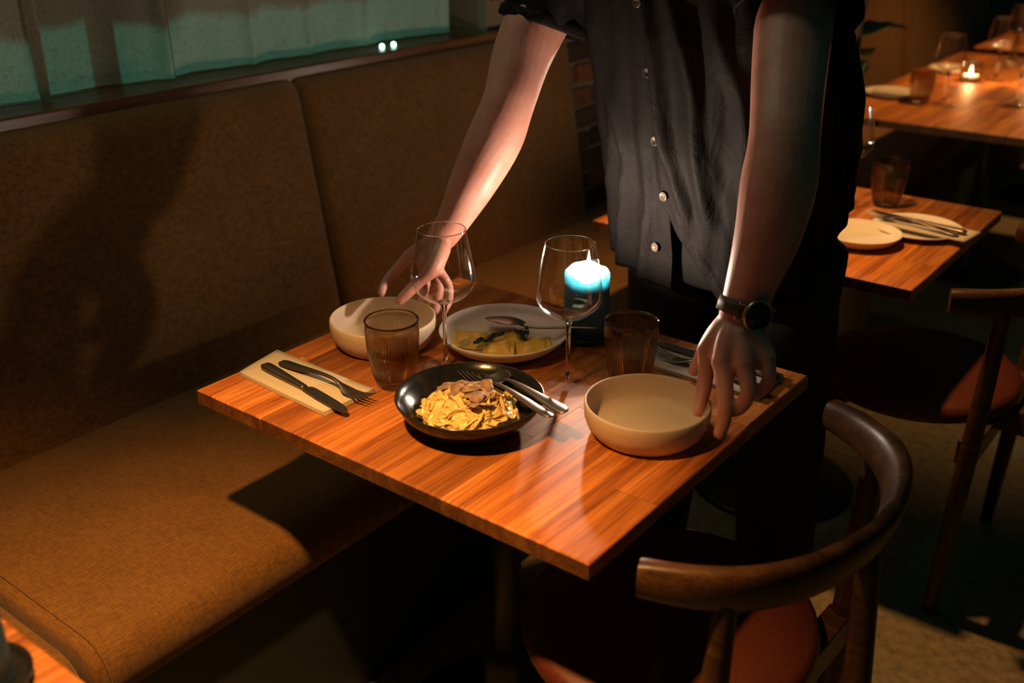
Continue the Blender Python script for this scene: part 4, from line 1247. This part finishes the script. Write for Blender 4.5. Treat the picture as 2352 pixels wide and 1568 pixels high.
sleeve([(0.275, 0.785, 1.400, 0.080), (0.205, 0.762, 1.365, 0.088), (0.168, 0.738, 1.305, 0.082), (0.154, 0.712, 1.232, 0.078)], 'r')
sleeve([(0.555, 0.765, 1.400, 0.080), (0.610, 0.740, 1.375, 0.090), (0.638, 0.705, 1.325, 0.090), (0.652, 0.672, 1.285, 0.089)], 'l')
rings = []
for r_, z_ in ((0.074, 1.455), (0.070, 1.485), (0.068, 1.512), (0.074, 1.510), (0.086, 1.475)):
    rings.append([(0.417 + r_ * math.cos(2 * PI * i / 40), 0.722 - (z_ - 1.455) * 0.35 + r_ * math.sin(2 * PI * i / 40), z_ + 0.012 * math.sin(2 * PI * i / 40)) for i in range(40)])
V, F = loft(rings, cap=False)
cl = child(mesh_obj('collar', V, F, M['black_linen']), shirt); md = cl.modifiers.new('thick', 'SOLIDIFY'); md.thickness = 0.002

# --- trousers
def leg_rings(c0, c1, c2, r0, r1, r2):
    out = []
    for k in range(25):
        t = k / 24
        a = [(1 - t) ** 2 * p + 2 * t * (1 - t) * q + t * t * s for p, q, s in zip(c0, c1, c2)]
        r = (1 - t) ** 2 * r0 + 2 * t * (1 - t) * r1 + t * t * r2
        out.append([(a[0] + r * math.cos(2 * PI * i / 36) * (1 + 0.03 * math.sin(3 * 2 * PI * i / 36 + k)), a[1] + r * 1.08 * math.sin(2 * PI * i / 36), a[2]) for i in range(36)])
    return loft(out)
tp = [leg_rings((0.375, 0.915, 0.86), (0.34, 0.90, 0.50), (0.325, 0.93, 0.055), 0.115, 0.085, 0.075), leg_rings((0.575, 0.90, 0.86), (0.61, 0.90, 0.50), (0.62, 0.935, 0.055), 0.115, 0.085, 0.075)]
rings = [[tor_pt(2 * PI * i / 40, z, -0.012 + (0.012 if z < 0.9 else 0.0)) for i in range(40)] for z in (0.785, 0.80, 0.84, 0.90, 0.96, 1.02, 1.03)]
tp.append(loft(rings))
V, F = merge(tp)
tr = mesh_obj('trousers_cage', V, F); fixn(tr)
rm = tr.modifiers.new('fuse', 'REMESH'); rm.mode = 'VOXEL'; rm.voxel_size = 0.009
sm = tr.modifiers.new('soft', 'SMOOTH'); sm.factor = 0.5; sm.iterations = 6
dg = bpy.context.evaluated_depsgraph_get(); tme = bpy.data.meshes.new_from_object(tr.evaluated_get(dg)); bpy.data.objects.remove(tr)
tme.name = 'trousers'; tme.materials.clear(); tme.materials.append(M['trouser_cloth']); tme.polygons.foreach_set('use_smooth', [True] * len(tme.polygons))
to = bpy.data.objects.new('trousers', tme); COL.objects.link(to); under(to, person); to['label'] = 'black trousers'
for x, y in ((0.325, 0.905), (0.62, 0.91)):
    S = [(x, y + 0.075, 0.045, 0.036, 0.044), (x, y + 0.03, 0.05, 0.042, 0.049), (x, y - 0.04, 0.042, 0.046, 0.041), (x - 0.004, y - 0.11, 0.030, 0.046, 0.029), (x - 0.006, y - 0.165, 0.022, 0.034, 0.021)]
    V, F = tube([s[:3] for s in S], [(s[3], s[4]) for s in S], 20)
    V = [Vector((v[0], v[1], max(v[2], 0.001))) for v in V]
    under(mesh_obj('shoe', V, F, M['shoe_leather']), person)
# hair cap
V, F = lathe([(math.sin(PI * k / 20), math.cos(PI * k / 20)) for k in range(0, 12)], 48)
m3 = Euler((0.25, 0, ROT)).to_matrix()
V = [Vector((0.405, 0.668, 1.622)) + m3 @ Vector((x * (0.083 + 0.003 * math.sin(9 * x + 7 * y)), y * 0.100, z * 0.110)) for x, y, z in V]
hr = under(fixn(mesh_obj('hair', V, F, M['hair'])), person); md = hr.modifiers.new('thick', 'SOLIDIFY'); md.thickness = 0.006

# --- wristwatch on the left wrist
wc = Vector((0.7185, 0.4315, 0.918)); ax = (Vector((0.717, 0.428, 0.908)) - Vector((0.723, 0.446, 0.960))).normalized()
face = Vector((0.78, -0.42, 0.25)); face = (face - ax * face.dot(ax)).normalized(); side = ax.cross(face).normalized()
FQ = Matrix((side, -ax, face)).transposed()
rw = 0.0345
case_c = wc + face * (rw + 0.003)
FQ = FQ @ Matrix.Diagonal((1.12, 1.12, 1.0))
V, F = lathe([(0, -0.004), (0.0195, -0.004), (0.0215, -0.002), (0.0215, 0.003), (0.0205, 0.0055), (0.0185, 0.006), (0.0178, 0.0046), (0, 0.0046)], 56)
wa = mesh_obj('wristwatch', [case_c + FQ @ Vector(v) for v in V], F, M['watch_steel']); under(wa, person); wa['label'] = 'round black-dialled watch on a brown leather strap'
V, F = lathe([(0, 0.0050), (0.0179, 0.0048), (0.0179, 0.0040), (0, 0.0040)], 48)
child(mesh_obj('dial', [case_c + FQ @ Vector(v) for v in V], F, M['watch_dial']), wa)
mk = []
for k in range(12):
    a = 2 * PI * k / 12
    V, F = rbox(-0.0005, 0.0005, 0.0140, 0.0165, 0.0050, 0.0054, bev=0)
    V = [Vector((x * math.cos(a) - y * math.sin(a), x * math.sin(a) + y * math.cos(a), z)) for x, y, z in V]; mk.append((V, F))
for a, L in ((0.7, 0.012), (2.6, 0.009)):
    V, F = rbox(-0.0006, 0.0006, -0.002, L, 0.0054, 0.0058, bev=0)
    mk.append(([Vector((x * math.cos(a) - y * math.sin(a), x * math.sin(a) + y * math.cos(a), z)) for x, y, z in V], F))
for sx, sy in ((0.007, 0.005), (0, -0.008), (-0.007, 0.005)):
    V, F = lathe([(0.0036, 0.0051), (0.0041, 0.0053), (0.0036, 0.0053)], 20, close=True)
    mk.append(([Vector((x + sx, y + sy, z)) for x, y, z in V], F))
V, F = merge(mk); child(mesh_obj('dial_marks', [case_c + FQ @ Vector(v) for v in V], F, M['watch_mark'], None, False), wa)
for sx in (-1, 1):
    for sy in (-1, 1):
        V, F = tube([(sx * 0.0135, sy * 0.010, 0.0), (sx * 0.0205, sy * 0.0105, -0.001), (sx * 0.0265, sy * 0.0100, -0.006)], [0.0026, 0.0024, 0.0018], 10)
        child(mesh_obj('lug', [case_c + FQ @ Vector(v) for v in V], F, M['watch_steel']), wa)
for a in (-0.6, 0.0, 0.6):
    V, F = tube([(math.sin(a) * 0.021, -math.cos(a) * 0.021, 0.001), (math.sin(a) * 0.0245, -math.cos(a) * 0.0245, 0.001)], [0.0016, 0.0018], 10)
    child(mesh_obj('crown', [case_c + FQ @ Vector(v) for v in V], F, M['watch_steel']), wa)
rings = []
for k in range(41):
    a = math.radians(32) + (2 * PI - math.radians(64)) * k / 40
    d = face * math.cos(a) + side * math.sin(a)
    rr = 0.0335 + 0.0035 * abs(math.cos(a)) * 0.3
    hw = 0.0100
    rings.append([wc + d * (rr + t) + ax * h for t, h in ((0.0, -hw), (0.0024, -hw), (0.0028, 0), (0.0024, hw), (0.0, hw), (-0.0004, 0))])
V, F = loft(rings)
child(fixn(mesh_obj('strap', V, F, M['watch_strap'])), wa)
d = side * -1
V, F = tube([wc + side * -0.0375 + ax * h for h in (-0.009, 0, 0.009)], [0.0028] * 3, 10, up=(1, 0, 0))
child(mesh_obj('buckle', V, F, M['watch_steel']), wa)
